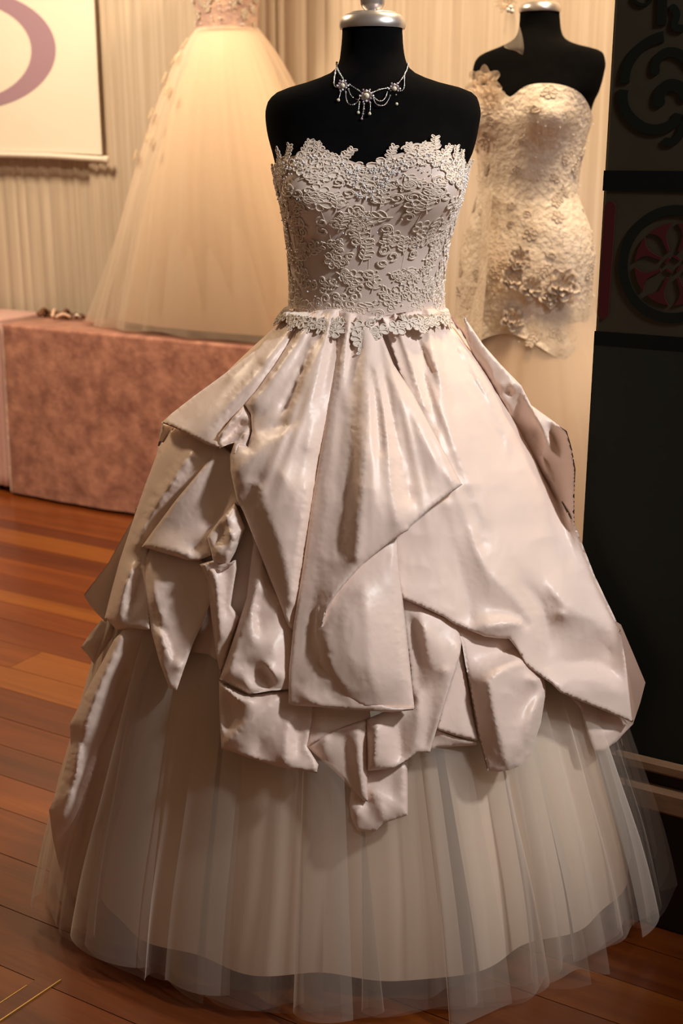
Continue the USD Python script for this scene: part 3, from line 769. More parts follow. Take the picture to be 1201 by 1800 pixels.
# ================================================================== the taffeta gown in front
_RB = PchipInterpolator([0.0, 0.15, 0.30, 0.45, 0.55, 0.65, 0.75, 0.83, 0.90, 0.97, 1.02, 1.06, 1.10, 1.2], [.585, .555, .515, .478, .452, .412, .366, .326, .282, .230, .186, .150, .128, .12])
_EB = PchipInterpolator([0.0, 0.3, 0.7, 1.0, 1.1], [.80, .78, .80, .86, .84])
_CB = PchipInterpolator([0.0, 0.3, 0.6, 0.85, 1.0, 1.1], [AX - .018, AX - .026, AX - .036, AX - .042, AX - .020, AX])


def bell_gap(p):
    """Signed distance (roughly) of points outside the gown's bell."""
    z = np.clip(p[..., 2], 0, 1.2)
    return np.hypot(p[..., 0] - _CB(z), (p[..., 1] - D) / _EB(z)) - _RB(z)


def off_pier(p, rows=None):
    """The skirt cannot enter the pier: cloth that would is pressed in front of its face."""
    p = np.array(p, float)
    k = np.clip((p[..., 0] - 0.345) / 0.07, 0, 1); k = k * k * (3 - 2 * k)
    s = p @ V - (PV - 0.034)                                      # behind the face when positive
    m = 0.03
    s2 = -m * np.logaddexp(0, -(s + 0.0) / m)                     # pressed flat, order kept
    r = p - CAM
    t = (s2 - s) * k / (r @ V)
    return p + r * t[..., None]


def drop_on_bell(px, h):
    """World points where the sight lines through measured points meet the bell at height h above it (its outline beyond)."""
    r = ray(px); n = len(px)
    ts = np.linspace(1.15, 2.75, 240)
    best = np.full(n, np.inf); tb = np.zeros(n); hit = np.full(n, np.nan); prev = None
    for i, t in enumerate(ts):
        f = bell_gap(CAM + r * t) - h
        k = f < best; best[k] = f[k]; tb[k] = t
        if prev is not None:
            c = np.isnan(hit) & (prev > 0) & (f <= 0)
            hit[c] = ts[i - 1] + (ts[i] - ts[i - 1]) * prev[c] / (prev[c] - f[c])
        prev = f
    miss = np.isnan(hit)                                          # grazing: find the nearest approach exactly
    lo, hi = tb - 0.0075, tb + 0.0075
    for _ in range(14):
        a, b = lo + (hi - lo) * .382, lo + (hi - lo) * .618
        k = bell_gap(CAM + r * a[:, None]) < bell_gap(CAM + r * b[:, None])
        hi = np.where(k, b, hi); lo = np.where(k, lo, a)
    tm = (lo + hi) / 2
    over = np.clip((bell_gap(CAM + r * tm[:, None]) - h) / 0.012, 0, 1)
    t = np.where(miss, tm - over * h, hit)                        # beyond the bell's outline the folds stand towards the viewer
    return CAM + r * t[:, None]


def resample(pts, step, closed=False):
    pts = np.asarray(pts, float)
    if closed: pts = np.vstack([pts, pts[:1]])
    out = []
    for a, b in zip(pts[:-1], pts[1:]):
        n = max(1, int(round(np.hypot(*(b - a)[:2]) / step)))
        out += [a + (b - a) * i / n for i in range(n)]
    if not closed: out.append(pts[-1])
    return np.array(out)


def smooth_line(pts, closed=False, n=8):
    """Rounds a polyline through its points (Catmull-Rom), height included."""
    from scipy.interpolate import CubicSpline
    pts = np.asarray(pts, float)
    if len(pts) < 3: return pts
    d = np.r_[0, np.cumsum(np.hypot(*np.diff(pts[:, :2], axis=0).T) ** 0.5 + 1e-6)]
    return np.stack([PchipInterpolator(d, pts[:, i])(np.linspace(0, d[-1], n * len(pts))) for i in range(3)], 1)


def drape(poly, lines=(), res=4.0, k=6.0, wrinkle=1.0, seed=0, rim=(5.0, 16.0), base=0.0, soft=6, pleat=0.0, depth=1.35, stand=None):
    """A piece of draped cloth: its outline (x, y, height over the bell in mm), with ridges and hollows given as lines of the same.
    Between them the cloth takes the stiffest smooth form; its edges turn under."""
    q = np.random.default_rng(seed + 100)
    poly = np.asarray(poly, float)
    B = resample(poly, res, True)
    sh = Polygon(B[:, :2])
    if not sh.is_valid: sh = sh.buffer(0)
    Ls = [resample(smooth_line(l), res) for l in lines]
    L_ = np.vstack(Ls) if Ls else np.zeros((0, 3))
    if len(L_):
        inn = shapely.contains_xy(sh.buffer(-res * 0.45), L_[:, 0], L_[:, 1]); L_ = L_[inn]
    x0, y0, x1, y1 = sh.bounds
    gx, gy = np.meshgrid(np.arange(x0, x1, res), np.arange(y0, y1, res * 0.87))
    gx = gx + (np.arange(gx.shape[0]) % 2)[:, None] * res / 2
    G = np.stack([gx.ravel(), gy.ravel()], 1) + q.uniform(-.12, .12, (gx.size, 2)) * res
    G = G[shapely.contains_xy(sh.buffer(-res * 0.55), G[:, 0], G[:, 1])]
    fixed = np.vstack([B, L_])
    from scipy.spatial import cKDTree
    G = G[cKDTree(fixed[:, :2]).query(G)[0] > res * 0.55]
    P2 = np.vstack([fixed[:, :2], G]); nf, n = len(fixed), len(fixed) + len(G)
    tri = Delaunay(P2).simplices
    c = P2[tri].mean(1); tri = tri[shapely.contains_xy(sh, c[:, 0], c[:, 1])]
    e = np.vstack([tri[:, [0, 1]], tri[:, [1, 2]], tri[:, [2, 0]]])
    A = sparse.coo_matrix((np.ones(len(e) * 2), (np.r_[e[:, 0], e[:, 1]], np.r_[e[:, 1], e[:, 0]])), (n, n)).tocsr(); A.data[:] = 1
    deg = np.asarray(A.sum(1)).ravel(); Lp = sparse.diags(deg) - A
    free = np.arange(nf, n)
    Bm = sparse.diags(1 / np.maximum(deg[free], 1)) @ Lp[free] * 6
    K = (Lp + k * Bm.T @ Bm).tocsr()
    h = np.zeros(n); h[:nf] = fixed[:, 2]
    nb0 = len(B); mov = np.arange(nb0, n)                          # the lines pull, the outline holds
    Bl = sparse.diags(1 / np.maximum(deg[nb0:nf], 1)) @ Lp[nb0:nf] * 6 if nf > nb0 else None
    K2 = K + (0.08 * k * Bl.T @ Bl if Bl is not None else 0)
    pw = np.zeros(n); pw[nb0:nf] = 6.0
    K2 = (K2 + sparse.diags(pw)).tocsr()
    h1 = spsolve(K2[mov][:, mov].tocsc(), (pw * h)[mov] - K2[mov][:, :nb0] @ h[:nb0])
    Lm = (Lp + 0.5 * sparse.identity(n) * 0).tocsr()
    h0 = spsolve(Lm[mov][:, mov].tocsc(), -Lm[mov][:, :nb0] @ h[:nb0])
    h[mov] = h0 + depth * (h1 - h0)
    if pleat:                                                     # small gathers running down from the waist seam
        ang = np.arctan2(P2[:, 0] - 645, P2[:, 1] - 400)
        n1 = meshkit.noise(np.c_[ang * 17, P2[:, 1] / 260, np.full(n, 3.0)], 4); n2 = meshkit.noise(np.c_[ang * 39, P2[:, 1] / 200, np.full(n, 8.0)], 6)
        fall = np.exp(-np.clip(P2[:, 1] - 560, 0, None) / 170)
        h = h + pleat * fall * ((1 - 2 * np.abs(2 * n1 - 1)) + 0.35 * (1 - 2 * np.abs(2 * n2 - 1)))
    Wn = sparse.diags(1 / np.maximum(deg, 1)) @ A
    for i in range(2 * soft):                                     # takes out the mesh's own jitter, keeps the folds
        hs = Wn @ h; f_ = 0.6 if i % 2 == 0 else -0.56; h[nb0:] += f_ * (hs - h)[nb0:]
    # crumples of stiff silk: broad faint facets, dying out at the edge
    nb = len(B)
    d_edge = cKDTree(B[:, :2]).query(P2)[0]
    w = np.clip(d_edge / 18, 0, 1)
    q3 = np.c_[P2 / 46.0, np.full(n, seed * 3.3)]
    q4 = np.c_[P2[:, 0] / 17.0, P2[:, 1] / 30.0, np.full(n, seed * 1.7)]
    h = h + wrinkle * w * ((1 - 2 * np.abs(2 * meshkit.noise(q3, 5) - 1)) * 1.5 + (1 - 2 * np.abs(2 * meshkit.noise(q4, 9) - 1)) * 0.45)
    # round the last few pixels of the edge
    edge_r = rim[0]
    h = h - (np.clip(1 - d_edge / edge_r, 0, 1) ** 2) * 3.0
    def lay_down(px, hh):
        if stand is None: return drop_on_bell(px, hh)
        r = ray(px); return CAM + r * ((stand - hh) / r[:, 1])[:, None]       # cloth standing off to the side of the bell
    W3 = lay_down(P2, h * 0.001 + base)
    # the hem turned under: a second ring behind the edge, a little inside the outline
    ins = np.array(sh.exterior.coords)[:-1]
    cc = B[:, :2]; tn = np.roll(cc, -1, 0) - np.roll(cc, 1, 0); nr = np.stack([-tn[:, 1], tn[:, 0]], 1); nr /= np.maximum(np.linalg.norm(nr, axis=1, keepdims=True), 1e-9)
    probe = cc + nr * 1.5
    flip = ~shapely.contains_xy(sh, probe[:, 0], probe[:, 1]); nr[flip] *= -1
    P_in = cc + nr * 4.0
    W_in = lay_down(P_in, (h[:nb] - rim[1]) * 0.001 + base)
    W_in = np.where(((W_in - CAM) @ np.array([0, 1, 0]) > (W3[:nb] - CAM)[:, 1])[:, None], W_in, W3[:nb] + ray(P_in) * 0.012)
    b = np.arange(nb); b2 = (b + 1) % nb
    f2 = np.vstack([np.stack([b, b2, n + b2], 1), np.stack([b, n + b2, n + b], 1)])
    a3 = W3[tri]; nrm = np.cross(a3[:, 1] - a3[:, 0], a3[:, 2] - a3[:, 0])
    bad = (nrm * (a3[:, 0] - CAM)).sum(1) > 0
    tri[bad] = tri[bad][:, ::-1]
    m = trimesh.Trimesh(off_pier(np.vstack([W3, W_in])), np.vstack([tri, f2]), process=False)
    return m


gown = thing('wedding_gown', 'blush taffeta strapless ball gown with corded lace bodice and looped-up overskirt over tulle', 'gown', (AX, D, 0))


def bell(z, t, k=1.0, add=0.0):
    z, t = np.broadcast_arrays(np.asarray(z, float), np.asarray(t, float))
    R_ = _RB(np.clip(z, 0, 1.2)) * k + add
    return np.stack([_CB(np.clip(z, 0, 1.2)) + R_ * np.sin(t), D - R_ * np.cos(t) * _EB(np.clip(z, 0, 1.2)), z], -1)


def skirt_layer(z0, z1, kk, seed, pleat, freqs, hem, nz=40, nt=420, t0=-np.pi, t1=np.pi, wrap=True, add=0.0, grow=0.8, folds=()):
    """A full layer of the skirt hung from z0 to z1: pleats that open towards an uneven hem."""
    r = np.random.default_rng(seed); t = np.linspace(t0, t1, nt, endpoint=not wrap)
    w = sum(a * np.sin(f * t + r.uniform(0, 6.28)) for f, a in freqs)
    hw = sum(np.sin(f * t + r.uniform(0, 6.28)) / (1 + i * .4) for i, f in enumerate((2, 5, 9, 14))) / 2.2
    P = []
    for f_ in np.linspace(0, 1, nz):
        z = z0 + (z1 - z0) * f_ + hem * f_ ** 3 * hw
        ww = w * (0.25 + 0.75 * f_ ** grow)
        sh_, rd = pleat * 0.25 * np.sin(9 * t + seed) * f_, 0.0
        for i, (f, a) in enumerate(folds):                        # the net doubles back on itself in loose folds
            ph = f * t + seed * 1.7 + i * 2.1 + 0.9 * np.sin(3 * t + seed + i); m_ = 0.55 + 0.45 * np.sin(2.3 * t * (i + 1) + seed * 2.9)
            sh_ = sh_ + a * m_ * np.sin(ph) * (0.35 + 0.65 * f_); rd = rd + 0.009 * m_ * np.cos(ph)
        P.append(bell(np.maximum(z, 0.004), t + sh_, kk - 0.09 * (1 - f_) ** 2, add + pleat * ww + rd * (0.3 + 0.7 * f_)))
    g_ = grid_mesh(off_pier(np.array(P)), wrap=wrap)
    return g_


# --- foundation of the overskirt, lining and tulle
_t = np.linspace(-np.pi, np.pi, 360, endpoint=False)
_w = 0.5 * np.sin(23 * _t) + .3 * np.sin(37 * _t + 1) + .2 * np.sin(51 * _t + 2)
_rowz = []
for z in np.linspace(1.10, 0.40, 48):
    back = np.clip((np.abs(_t) - 1.35) / .5, 0, 1)
    zz = np.where(back > 0, 1.10 + (z - 1.10) * (1 + .35 * back), np.maximum(z, 0.56))
    f_ = (1.10 - zz) / .7
    _rowz.append(off_pier(bell(zz, _t, 1.0, -0.020 + 0.010 * _w * (0.2 + f_) + back * 0.02)))
part(gown, 'overskirt', grid_mesh(np.array(_rowz), wrap=True), m_taffeta, smooth=True)
part(gown, 'lining', skirt_layer(0.75, 0.045, 0.925, 41, .020, ((7, .5), (11, .45), (17, .35)), .004), m_satin, smooth=True, label='ivory satin lining showing below the taffeta')
part(gown, 'tulle_layer', skirt_layer(0.66, 0.028, 0.985, 42, .016, ((17, .5), (29, .4), (43, .35)), .016, nt=700), m_tulle, smooth=True)
part(gown, 'tulle_layer', skirt_layer(0.66, 0.018, 1.02, 43, .018, ((9, .5), (17, .45), (29, .3)), .014, nt=700), m_tulle, smooth=True)
# loose flounces of tulle, each a gathered length with its own two edges
qf = np.random.default_rng(77)
for k, (tc_, wd, z0, kk) in enumerate([(-1.42, .21, .60, 1.035), (-1.02, .20, .62, 1.045), (-.64, .19, .62, 1.04), (-.27, .19, .60, 1.05), (.10, .19, .55, 1.045), (.47, .19, .55, 1.05), (.84, .19, .60, 1.045), (1.24, .21, .6, 1.05), (-1.22, .09, .62, 1.065), (-.82, .10, .64, 1.065), (-.46, .08, .6, 1.06), (-.10, .07, .55, 1.062), (.30, .08, .55, 1.062), (.66, .09, .56, 1.06), (1.02, .08, .6, 1.06)]):
    g_ = skirt_layer(z0, qf.uniform(.010, .05), kk, 300 + k, .022, ((13, .5), (23, .45), (37, .3)), .012, nt=260, folds=((19 + k, .085), (31, .03)), t0=tc_ - wd, t1=tc_ + wd, wrap=False)
    part(gown, 'tulle_flounce', g_, m_tulle if k < 8 else m_tulle3, smooth=True)

# --- the draped taffeta, piece by piece
PIECES = {}
def P(name, seed, poly, lines=(), **kw):
    PIECES[name + str(seed)] = 1
    lab = kw.pop('label', None)
    return part(gown, name, drape(poly, lines, seed=seed, **kw), m_taffeta, smooth=70, label=lab)

# left train fold low behind the tulle
P('train_fold', 1, [(275, 1100, 5), (225, 1098, 10), (200, 1125, 12), (180, 1163, 10), (158, 1203, 8), (123, 1272, 10), (124, 1312, 12), (108, 1372, 12), (86, 1424, 14), (92, 1470, 10), (101, 1512, 6), (112, 1552, 0), (150, 1600, -10), (215, 1560, -8), (250, 1400, 0), (290, 1250, 0), (290, 1130, 0)],
  [[(215, 1115, 20), (178, 1200, 36), (150, 1280, 38), (130, 1375, 36), (108, 1440, 26)], [(124, 1312, 14), (134, 1348, 30), (126, 1385, 22)], [(225, 1180, 6), (190, 1300, 0), (160, 1420, -4), (135, 1530, -6)], [(170, 1330, 14), (150, 1400, 18), (130, 1480, 12)], [(140, 1290, 14), (150, 1345, 16), (140, 1400, 12)]], stand=1.945)
# right: rear puff with its gather
P('gathered_puff', 2, [(815, 555, 0), (850, 606, 8), (880, 640, 14), (917, 678, 22), (934, 712, 26), (970, 738, 34), (997, 758, 42), (1006, 790, 46), (1012, 825, 46), (1010, 870, 36), (1010, 925, 25), (985, 905, 0), (950, 850, -5), (915, 790, -8), (890, 740, -8), (850, 660, -5), (820, 600, -2)],
  [[(934, 714, 28), (955, 757, 46), (976, 797, 40), (1008, 811, 44)], [(906, 728, -4), (925, 752, 6), (960, 812, 8), (995, 880, 12)], [(862, 640, 10), (876, 684, 14), (905, 728, 6)], [(880, 676, 24), (896, 690, 6), (900, 676, 22), (912, 728, 2)], [(917, 684, 20), (914, 735, -2)], [(855, 630, 12), (880, 690, 4)], [(940, 760, -6), (965, 830, 40), (990, 890, 10)], [(950, 740, 44), (985, 790, 10), (1000, 850, 44)]], wrinkle=1.2, depth=1.5, rim=(3.0, 9.0), stand=2.09)
# right: big smooth panel
P('overskirt_panel', 3, [(742, 543, 8), (778, 538, 6), (800, 560, 8), (835, 605, 10), (862, 650, 12), (890, 700, 15), (915, 745, 18), (945, 800, 20), (975, 855, 22), (1012, 925, 22), (1045, 1010, 24), (1090, 1104, 34), (1100, 1160, 48), (1106, 1215, 62), (1112, 1270, 60),
   (1060, 1248, 56), (1020, 1232, 56), (985, 1217, 62), (970, 1202, 54), (957, 1193, 46), (940, 1180, 46), (925, 1168, 48), (910, 1142, 46), (895, 1123, 44), (875, 1122, 46), (853, 1119, 44), (825, 1108, 38), (799, 1097, 34), (780, 1084, 32), (745, 1068, 32), (708, 1052, 30), (690, 1000, 15), (690, 930, 12), (720, 900, 14), (770, 860, 14), (740, 760, 10), (700, 650, 8), (670, 556, 6)],
  [[(752, 556, 16), (768, 640, 24), (790, 740, 22), (820, 850, 24), (850, 960, 28)], [(738, 566, 2), (742, 620, 4), (752, 690, 6), (766, 760, 10)], [(716, 575, 10), (728, 650, 16), (748, 720, 18)], [(772, 580, 4), (780, 640, 6), (800, 720, 12)],
   [(800, 580, 14), (840, 655, 22), (890, 745, 26), (940, 840, 28), (990, 930, 30), (1030, 1010, 34)], [(792, 590, 6), (825, 660, 12), (865, 740, 16), (900, 820, 22)], [(820, 600, 8), (850, 655, 12), (900, 740, 18)],
   [(786, 882, 26), (790, 920, 20), (800, 965, 22), (813, 1010, 24), (824, 1050, 28), (828, 1090, 32)],
   [(830, 930, 30), (855, 1000, 40), (895, 1040, 46), (930, 1085, 44), (950, 1130, 40), (962, 1172, 36)], [(925, 1030, 34), (950, 1060, 30), (962, 1110, 26), (963, 1150, 30)],
   [(845, 1106, 48), (875, 1098, 56), (905, 1094, 58), (925, 1103, 42)], [(860, 1070, 36), (895, 1076, 36), (925, 1100, 32)],
   [(985, 1082, 54), (1015, 1076, 57), (1045, 1088, 55), (1072, 1108, 48)], [(975, 1150, 36), (1005, 1165, 32), (1040, 1162, 32), (1080, 1182, 40)], [(984, 1210, 64), (1010, 1192, 54), (1050, 1196, 58), (1090, 1222, 60)], [(960, 1015, 40), (985, 1050, 54), (1010, 1070, 60)], [(1055, 1100, 56), (1075, 1150, 30)]], wrinkle=.9, pleat=11.0)
# right: flap behind the panel's edge and the hanging underside
P('side_flap', 4, [(1080, 1090, 8), (1092, 1098, 14), (1112, 1145, 24), (1135, 1200, 30), (1126, 1235, 28), (1113, 1273, 26), (1095, 1262, 10), (1085, 1200, 4)], [[(1103, 1180, 32), (1134, 1200, 32)], [(1110, 1215, 18), (1128, 1225, 20)]], wrinkle=.5)
P('turned_hem', 5, [(985, 1205, 0), (1040, 1228, 0), (1112, 1262, 14), (1114, 1272, 26), (1084, 1304, 22), (1062, 1320, 16), (1045, 1319, 10), (1033, 1290, 4), (1020, 1245, -6)], [[(1050, 1290, 14), (1090, 1282, 26)]], wrinkle=.5)
# right: hanging tongue
P('hanging_loop', 6, [(795, 1085, 10), (812, 1130, 22), (821, 1184, 26), (832, 1245, 30), (841, 1295, 32), (857, 1354, 34), (876, 1357, 42), (894, 1354, 46), (916, 1346, 46), (932, 1326, 40), (951, 1272, 34), (960, 1215, 34), (957, 1188, 20), (930, 1145, 12), (895, 1100, 10), (850, 1098, 10)],
  [[(859, 1202, 62), (866, 1240, 62), (872, 1270, 62), (884, 1310, 60), (889, 1342, 56)], [(859, 1199, 62), (885, 1176, 56), (919, 1165, 44)], [(835, 1150, 22), (870, 1150, 18), (905, 1140, 14)], [(930, 1192, 52), (957, 1200, 40)], [(940, 1215, 34), (921, 1247, 40), (908, 1280, 52), (912, 1320, 54)], [(955, 1215, 40), (935, 1260, 56), (928, 1300, 54)], [(890, 1220, 58), (905, 1215, 46)]], wrinkle=.7)
# middle: pointed flap between the loops
P('pointed_flap', 7, [(800, 1110, 6), (812, 1140, 10), (820, 1185, 16), (830, 1240, 22), (842, 1303, 30), (800, 1293, 32), (767, 1282, 30), (780, 1230, 18), (796, 1175, 8)], [[(812, 1160, 10), (812, 1230, 22), (815, 1290, 34)]], wrinkle=.4)
P('pointed_flap', 8, [(765, 1275, 12), (770, 1284, 24), (803, 1297, 26), (839, 1305, 26), (838, 1310, 22), (800, 1312, 16), (757, 1316, 14), (750, 1295, 8)], wrinkle=.3)
# lowest tip of the cascade
P('cascade_fold', 9, [(640, 1340, 0), (716, 1330, 4), (717, 1380, 10), (717, 1433, 14), (690, 1442, 18), (674, 1447, 20), (660, 1461, 18), (643, 1462, 16), (629, 1460, 16), (618, 1440, 12), (614, 1414, 10), (616, 1388, 4)],
  [[(655, 1395, 22), (685, 1412, 22), (716, 1432, 22)], [(656, 1400, 16), (672, 1425, 28), (673, 1445, 22)], [(640, 1410, 10), (628, 1430, 22), (624, 1440, 14)], [(645, 1400, 8), (648, 1450, 22)], [(712, 1345, 20), (712, 1420, 22)], [(690, 1350, 8), (690, 1400, 12)]], wrinkle=.4)
# middle: shadowed wedge under the pouch and the folds below it
P('cascade_fold', 10, [(545, 1238, 6), (600, 1243, 4), (650, 1243, 2), (652, 1266, 16), (615, 1275, 22), (580, 1290, 26), (556, 1304, 28), (540, 1313, 26), (542, 1280, 14)], [[(575, 1262, 12), (560, 1285, 26)]], wrinkle=.5)
P('cascade_fold', 11, [(540, 1312, 20), (572, 1290, 26), (610, 1276, 28), (646, 1264, 24), (647, 1310, 24), (646, 1365, 24), (647, 1409, 28), (638, 1407, 26), (620, 1390, 22), (599, 1366, 16), (570, 1340, 14), (551, 1324, 16)], [[(628, 1280, 34), (632, 1340, 38), (640, 1400, 34)], [(606, 1290, 20), (612, 1340, 18), (625, 1385, 20)], [(572, 1296, 36), (568, 1330, 24)]], wrinkle=.4)
P('cascade_fold', 12, [(700, 1045, 8), (708, 1050, 10), (745, 1068, 16), (780, 1084, 18), (803, 1096, 18), (812, 1128, 30), (809, 1150, 40), (800, 1182, 44), (785, 1228, 46), (768, 1282, 46), (756, 1323, 42), (734, 1323, 38), (716, 1337, 38), (692, 1351, 40), (647, 1355, 36), (646, 1310, 32), (645, 1264, 30), (690, 1245, 14), (722, 1235, 10), (720, 1180, 8), (712, 1110, 8)],
  [[(730, 1075, 12), (746, 1110, 34), (752, 1150, 30), (768, 1172, 34), (785, 1180, 46)], [(722, 1090, 4), (735, 1150, 8), (738, 1210, 12)], [(770, 1100, 24), (790, 1130, 32), (806, 1140, 38)], [(664, 1275, 46), (660, 1310, 50), (658, 1345, 48)], [(700, 1265, 20), (704, 1305, 22), (706, 1335, 28)], [(735, 1220, 24), (735, 1270, 38), (728, 1318, 40)], [(765, 1200, 30), (756, 1260, 32), (748, 1310, 34)]], wrinkle=.6)
# left-hand shadowed tiers
P('overskirt_panel', 13, [(240, 890, 5), (235, 910, 8), (215, 945, 8), (190, 990, 10), (147, 1046, 14), (158, 1064, 16), (172, 1080, 18), (186, 1094, 22), (210, 1060, 16), (235, 1000, 8), (250, 940, 4)], [[(200, 985, 4), (188, 1040, 10), (185, 1080, 18)]], wrinkle=.5, stand=2.06)
P('side_flap', 14, [(178, 1090, 10), (160, 1112, 14), (142, 1138, 22), (154, 1151, 22), (165, 1167, 18), (180, 1146, 6), (204, 1112, 4), (200, 1098, 6)], [[(146, 1139, 24), (175, 1122, 18), (195, 1104, 14)], [(160, 1144, 14), (185, 1120, 6)]], wrinkle=.3, stand=2.02)
P('overskirt_panel', 15, [(285, 742, 2), (330, 755, 2), (390, 780, 4), (385, 815, 8), (330, 880, 8), (285, 930, 10), (262, 965, 12), (258, 990, 14), (262, 1050, 20), (264, 1108, 26), (235, 1105, 26), (205, 1107, 26), (184, 1086, 28), (195, 1042, 24), (210, 986, 22), (224, 944, 20), (238, 902, 20), (256, 850, 16), (275, 800, 12)],
  [[(338, 792, 22), (310, 830, 34), (280, 875, 40), (254, 918, 40), (240, 960, 36)], [(325, 780, 2), (300, 830, 10), (262, 895, 14), (236, 950, 16)], [(236, 1000, 44), (216, 1045, 44), (207, 1095, 34)], [(252, 950, 20), (244, 1010, 14), (235, 1070, 16)], [(258, 1050, 20), (225, 1085, 24)], [(370, 800, 8), (320, 862, 12), (275, 918, 14)]], wrinkle=.6)
P('gathered_loop', 16, [(250, 955, 5), (254, 1000, 16), (258, 1050, 22), (266, 1110, 26), (281, 1165, 30), (297, 1209, 32), (311, 1213, 28), (322, 1180, 20), (340, 1130, 10), (362, 1082, 6), (374, 1045, 4), (372, 1000, 2), (345, 980, 2), (300, 965, 2)],
  [[(262, 975, 12), (270, 1040, 34), (282, 1100, 40), (304, 1160, 36), (318, 1175, 28)], [(271, 1055, 30), (276, 1085, 12), (290, 1120, 10), (306, 1165, 14)], [(330, 1000, 8), (300, 1060, 16), (287, 1105, 22)], [(345, 1010, 6), (325, 1060, 8), (322, 1120, 10)]], wrinkle=.7)
P('overskirt_panel', 17, [(376, 780, 4), (395, 782, 8), (410, 800, 12), (420, 850, 14), (424, 890, 16), (412, 886, 18), (390, 915, 22), (367, 945, 30), (371, 976, 34), (350, 985, 36), (330, 985, 38), (304, 977, 40), (249, 961, 40), (275, 925, 38), (310, 878, 36), (345, 836, 30), (372, 803, 20)],
  [[(395, 800, 10), (370, 850, 16), (335, 905, 26), (300, 945, 36)], [(405, 830, 8), (395, 880, 6), (365, 930, 14)], [(262, 960, 44), (300, 968, 44), (335, 975, 44)], [(365, 945, 30), (345, 962, 28), (325, 975, 40)]], wrinkle=.7)
P('overskirt_panel', 18, [(508, 540, 6), (540, 548, 8), (540, 580, 8), (500, 635, 10), (450, 700, 14), (430, 716, 18), (400, 746, 26), (386, 766, 32), (388, 788, 36), (365, 782, 40), (338, 768, 44), (314, 755, 46), (284, 743, 46), (300, 728, 38), (340, 697, 28), (380, 668, 22), (415, 642, 16), (450, 615, 10), (480, 580, 8)],
  [[(520, 565, 10), (475, 625, 26), (435, 675, 34), (395, 722, 36), (362, 765, 42)], [(525, 585, 6), (485, 650, 12), (445, 700, 14)], [(500, 585, 14), (455, 620, 18), (400, 664, 26)], [(460, 640, 16), (400, 695, 26), (350, 735, 38)]], wrinkle=.6, pleat=8.0)
# behind it the plain strip at the silhouette
# knot that gathers the left panels
P('gathered_knot', 19, [(428, 710, 22), (440, 728, 22), (442, 755, 22), (434, 785, 26), (422, 800, 30), (412, 835, 30), (406, 830, 32), (404, 800, 36), (412, 778, 40), (400, 782, 42), (386, 788, 40), (383, 766, 42), (400, 745, 40)],
  [[(428, 714, 40), (408, 738, 56), (388, 764, 56)], [(430, 742, 14), (415, 756, 16), (395, 778, 30)], [(436, 760, 38), (424, 772, 44), (414, 800, 44)], [(426, 768, 20), (418, 790, 24)]], wrinkle=.5, res=3.5, rim=(3, 12))
# small bright crumples and the strip below them
P('gathered_loop', 20, [(352, 990, 20), (376, 985, 26), (387, 1000, 30), (415, 984, 26), (416, 1000, 24), (411, 1030, 22), (406, 1064, 20), (420, 1085, 14), (405, 1130, 14), (388, 1188, 18), (380, 1150, 22), (371, 1080, 24), (364, 1020, 24)],
  [[(358, 994, 34), (376, 1012, 44), (383, 1060, 40), (386, 1120, 34)], [(398, 1005, 24), (396, 1050, 22), (397, 1080, 20)]], wrinkle=.6)
P('gathered_knot', 21, [(413, 884, 24), (420, 900, 24), (431, 928, 22), (426, 940, 26), (414, 970, 30), (401, 993, 34), (384, 994, 38), (375, 987, 40), (370, 965, 40), (364, 944, 40), (385, 915, 34)],
  [[(414, 890, 34), (398, 910, 46), (402, 924, 40), (404, 938, 54), (392, 954, 46), (383, 975, 52)], [(388, 926, 30), (394, 944, 30), (376, 955, 36)], [(424, 925, 30), (412, 950, 50), (398, 985, 48)], [(376, 950, 46), (378, 980, 44)]], wrinkle=.4, res=3.5, rim=(3, 12))
P('gathered_knot', 22, [(351, 992, 38), (375, 985, 40), (384, 992, 42), (402, 990, 42), (414, 984, 40), (410, 992, 34), (388, 1006, 38), (372, 1014, 34), (364, 1012, 36)], [[(356, 993, 48), (378, 996, 36), (388, 1004, 44), (410, 988, 46)]], wrinkle=.2, res=3, rim=(2.5, 10))
# left pouch
P('pouch', 23, [(440, 930, 0), (446, 955, 4), (441, 990, 10), (434, 1050, 18), (415, 1110, 24), (398, 1160, 30), (386, 1194, 34), (412, 1207, 40), (438, 1221, 42), (477, 1214, 40), (508, 1212, 32), (518, 1105, 6), (505, 1070, 4), (470, 1000, 2), (455, 950, 0)],
  [[(462, 985, 10), (450, 1040, 34), (443, 1075, 40), (444, 1120, 44), (448, 1142, 38)], [(455, 1045, 18), (452, 1080, 20), (458, 1110, 24)], [(475, 1045, 14), (490, 1060, 18), (468, 1085, 22)], [(430, 1090, 36), (412, 1140, 46), (402, 1185, 50)], [(440, 1165, 34), (425, 1175, 40), (440, 1212, 52)], [(460, 1168, 46), (474, 1176, 52), (485, 1192, 46)], [(461, 1172, 22), (470, 1195, 22), (474, 1212, 30)], [(495, 1110, 18), (480, 1150, 40), (500, 1190, 40)]], wrinkle=.8)
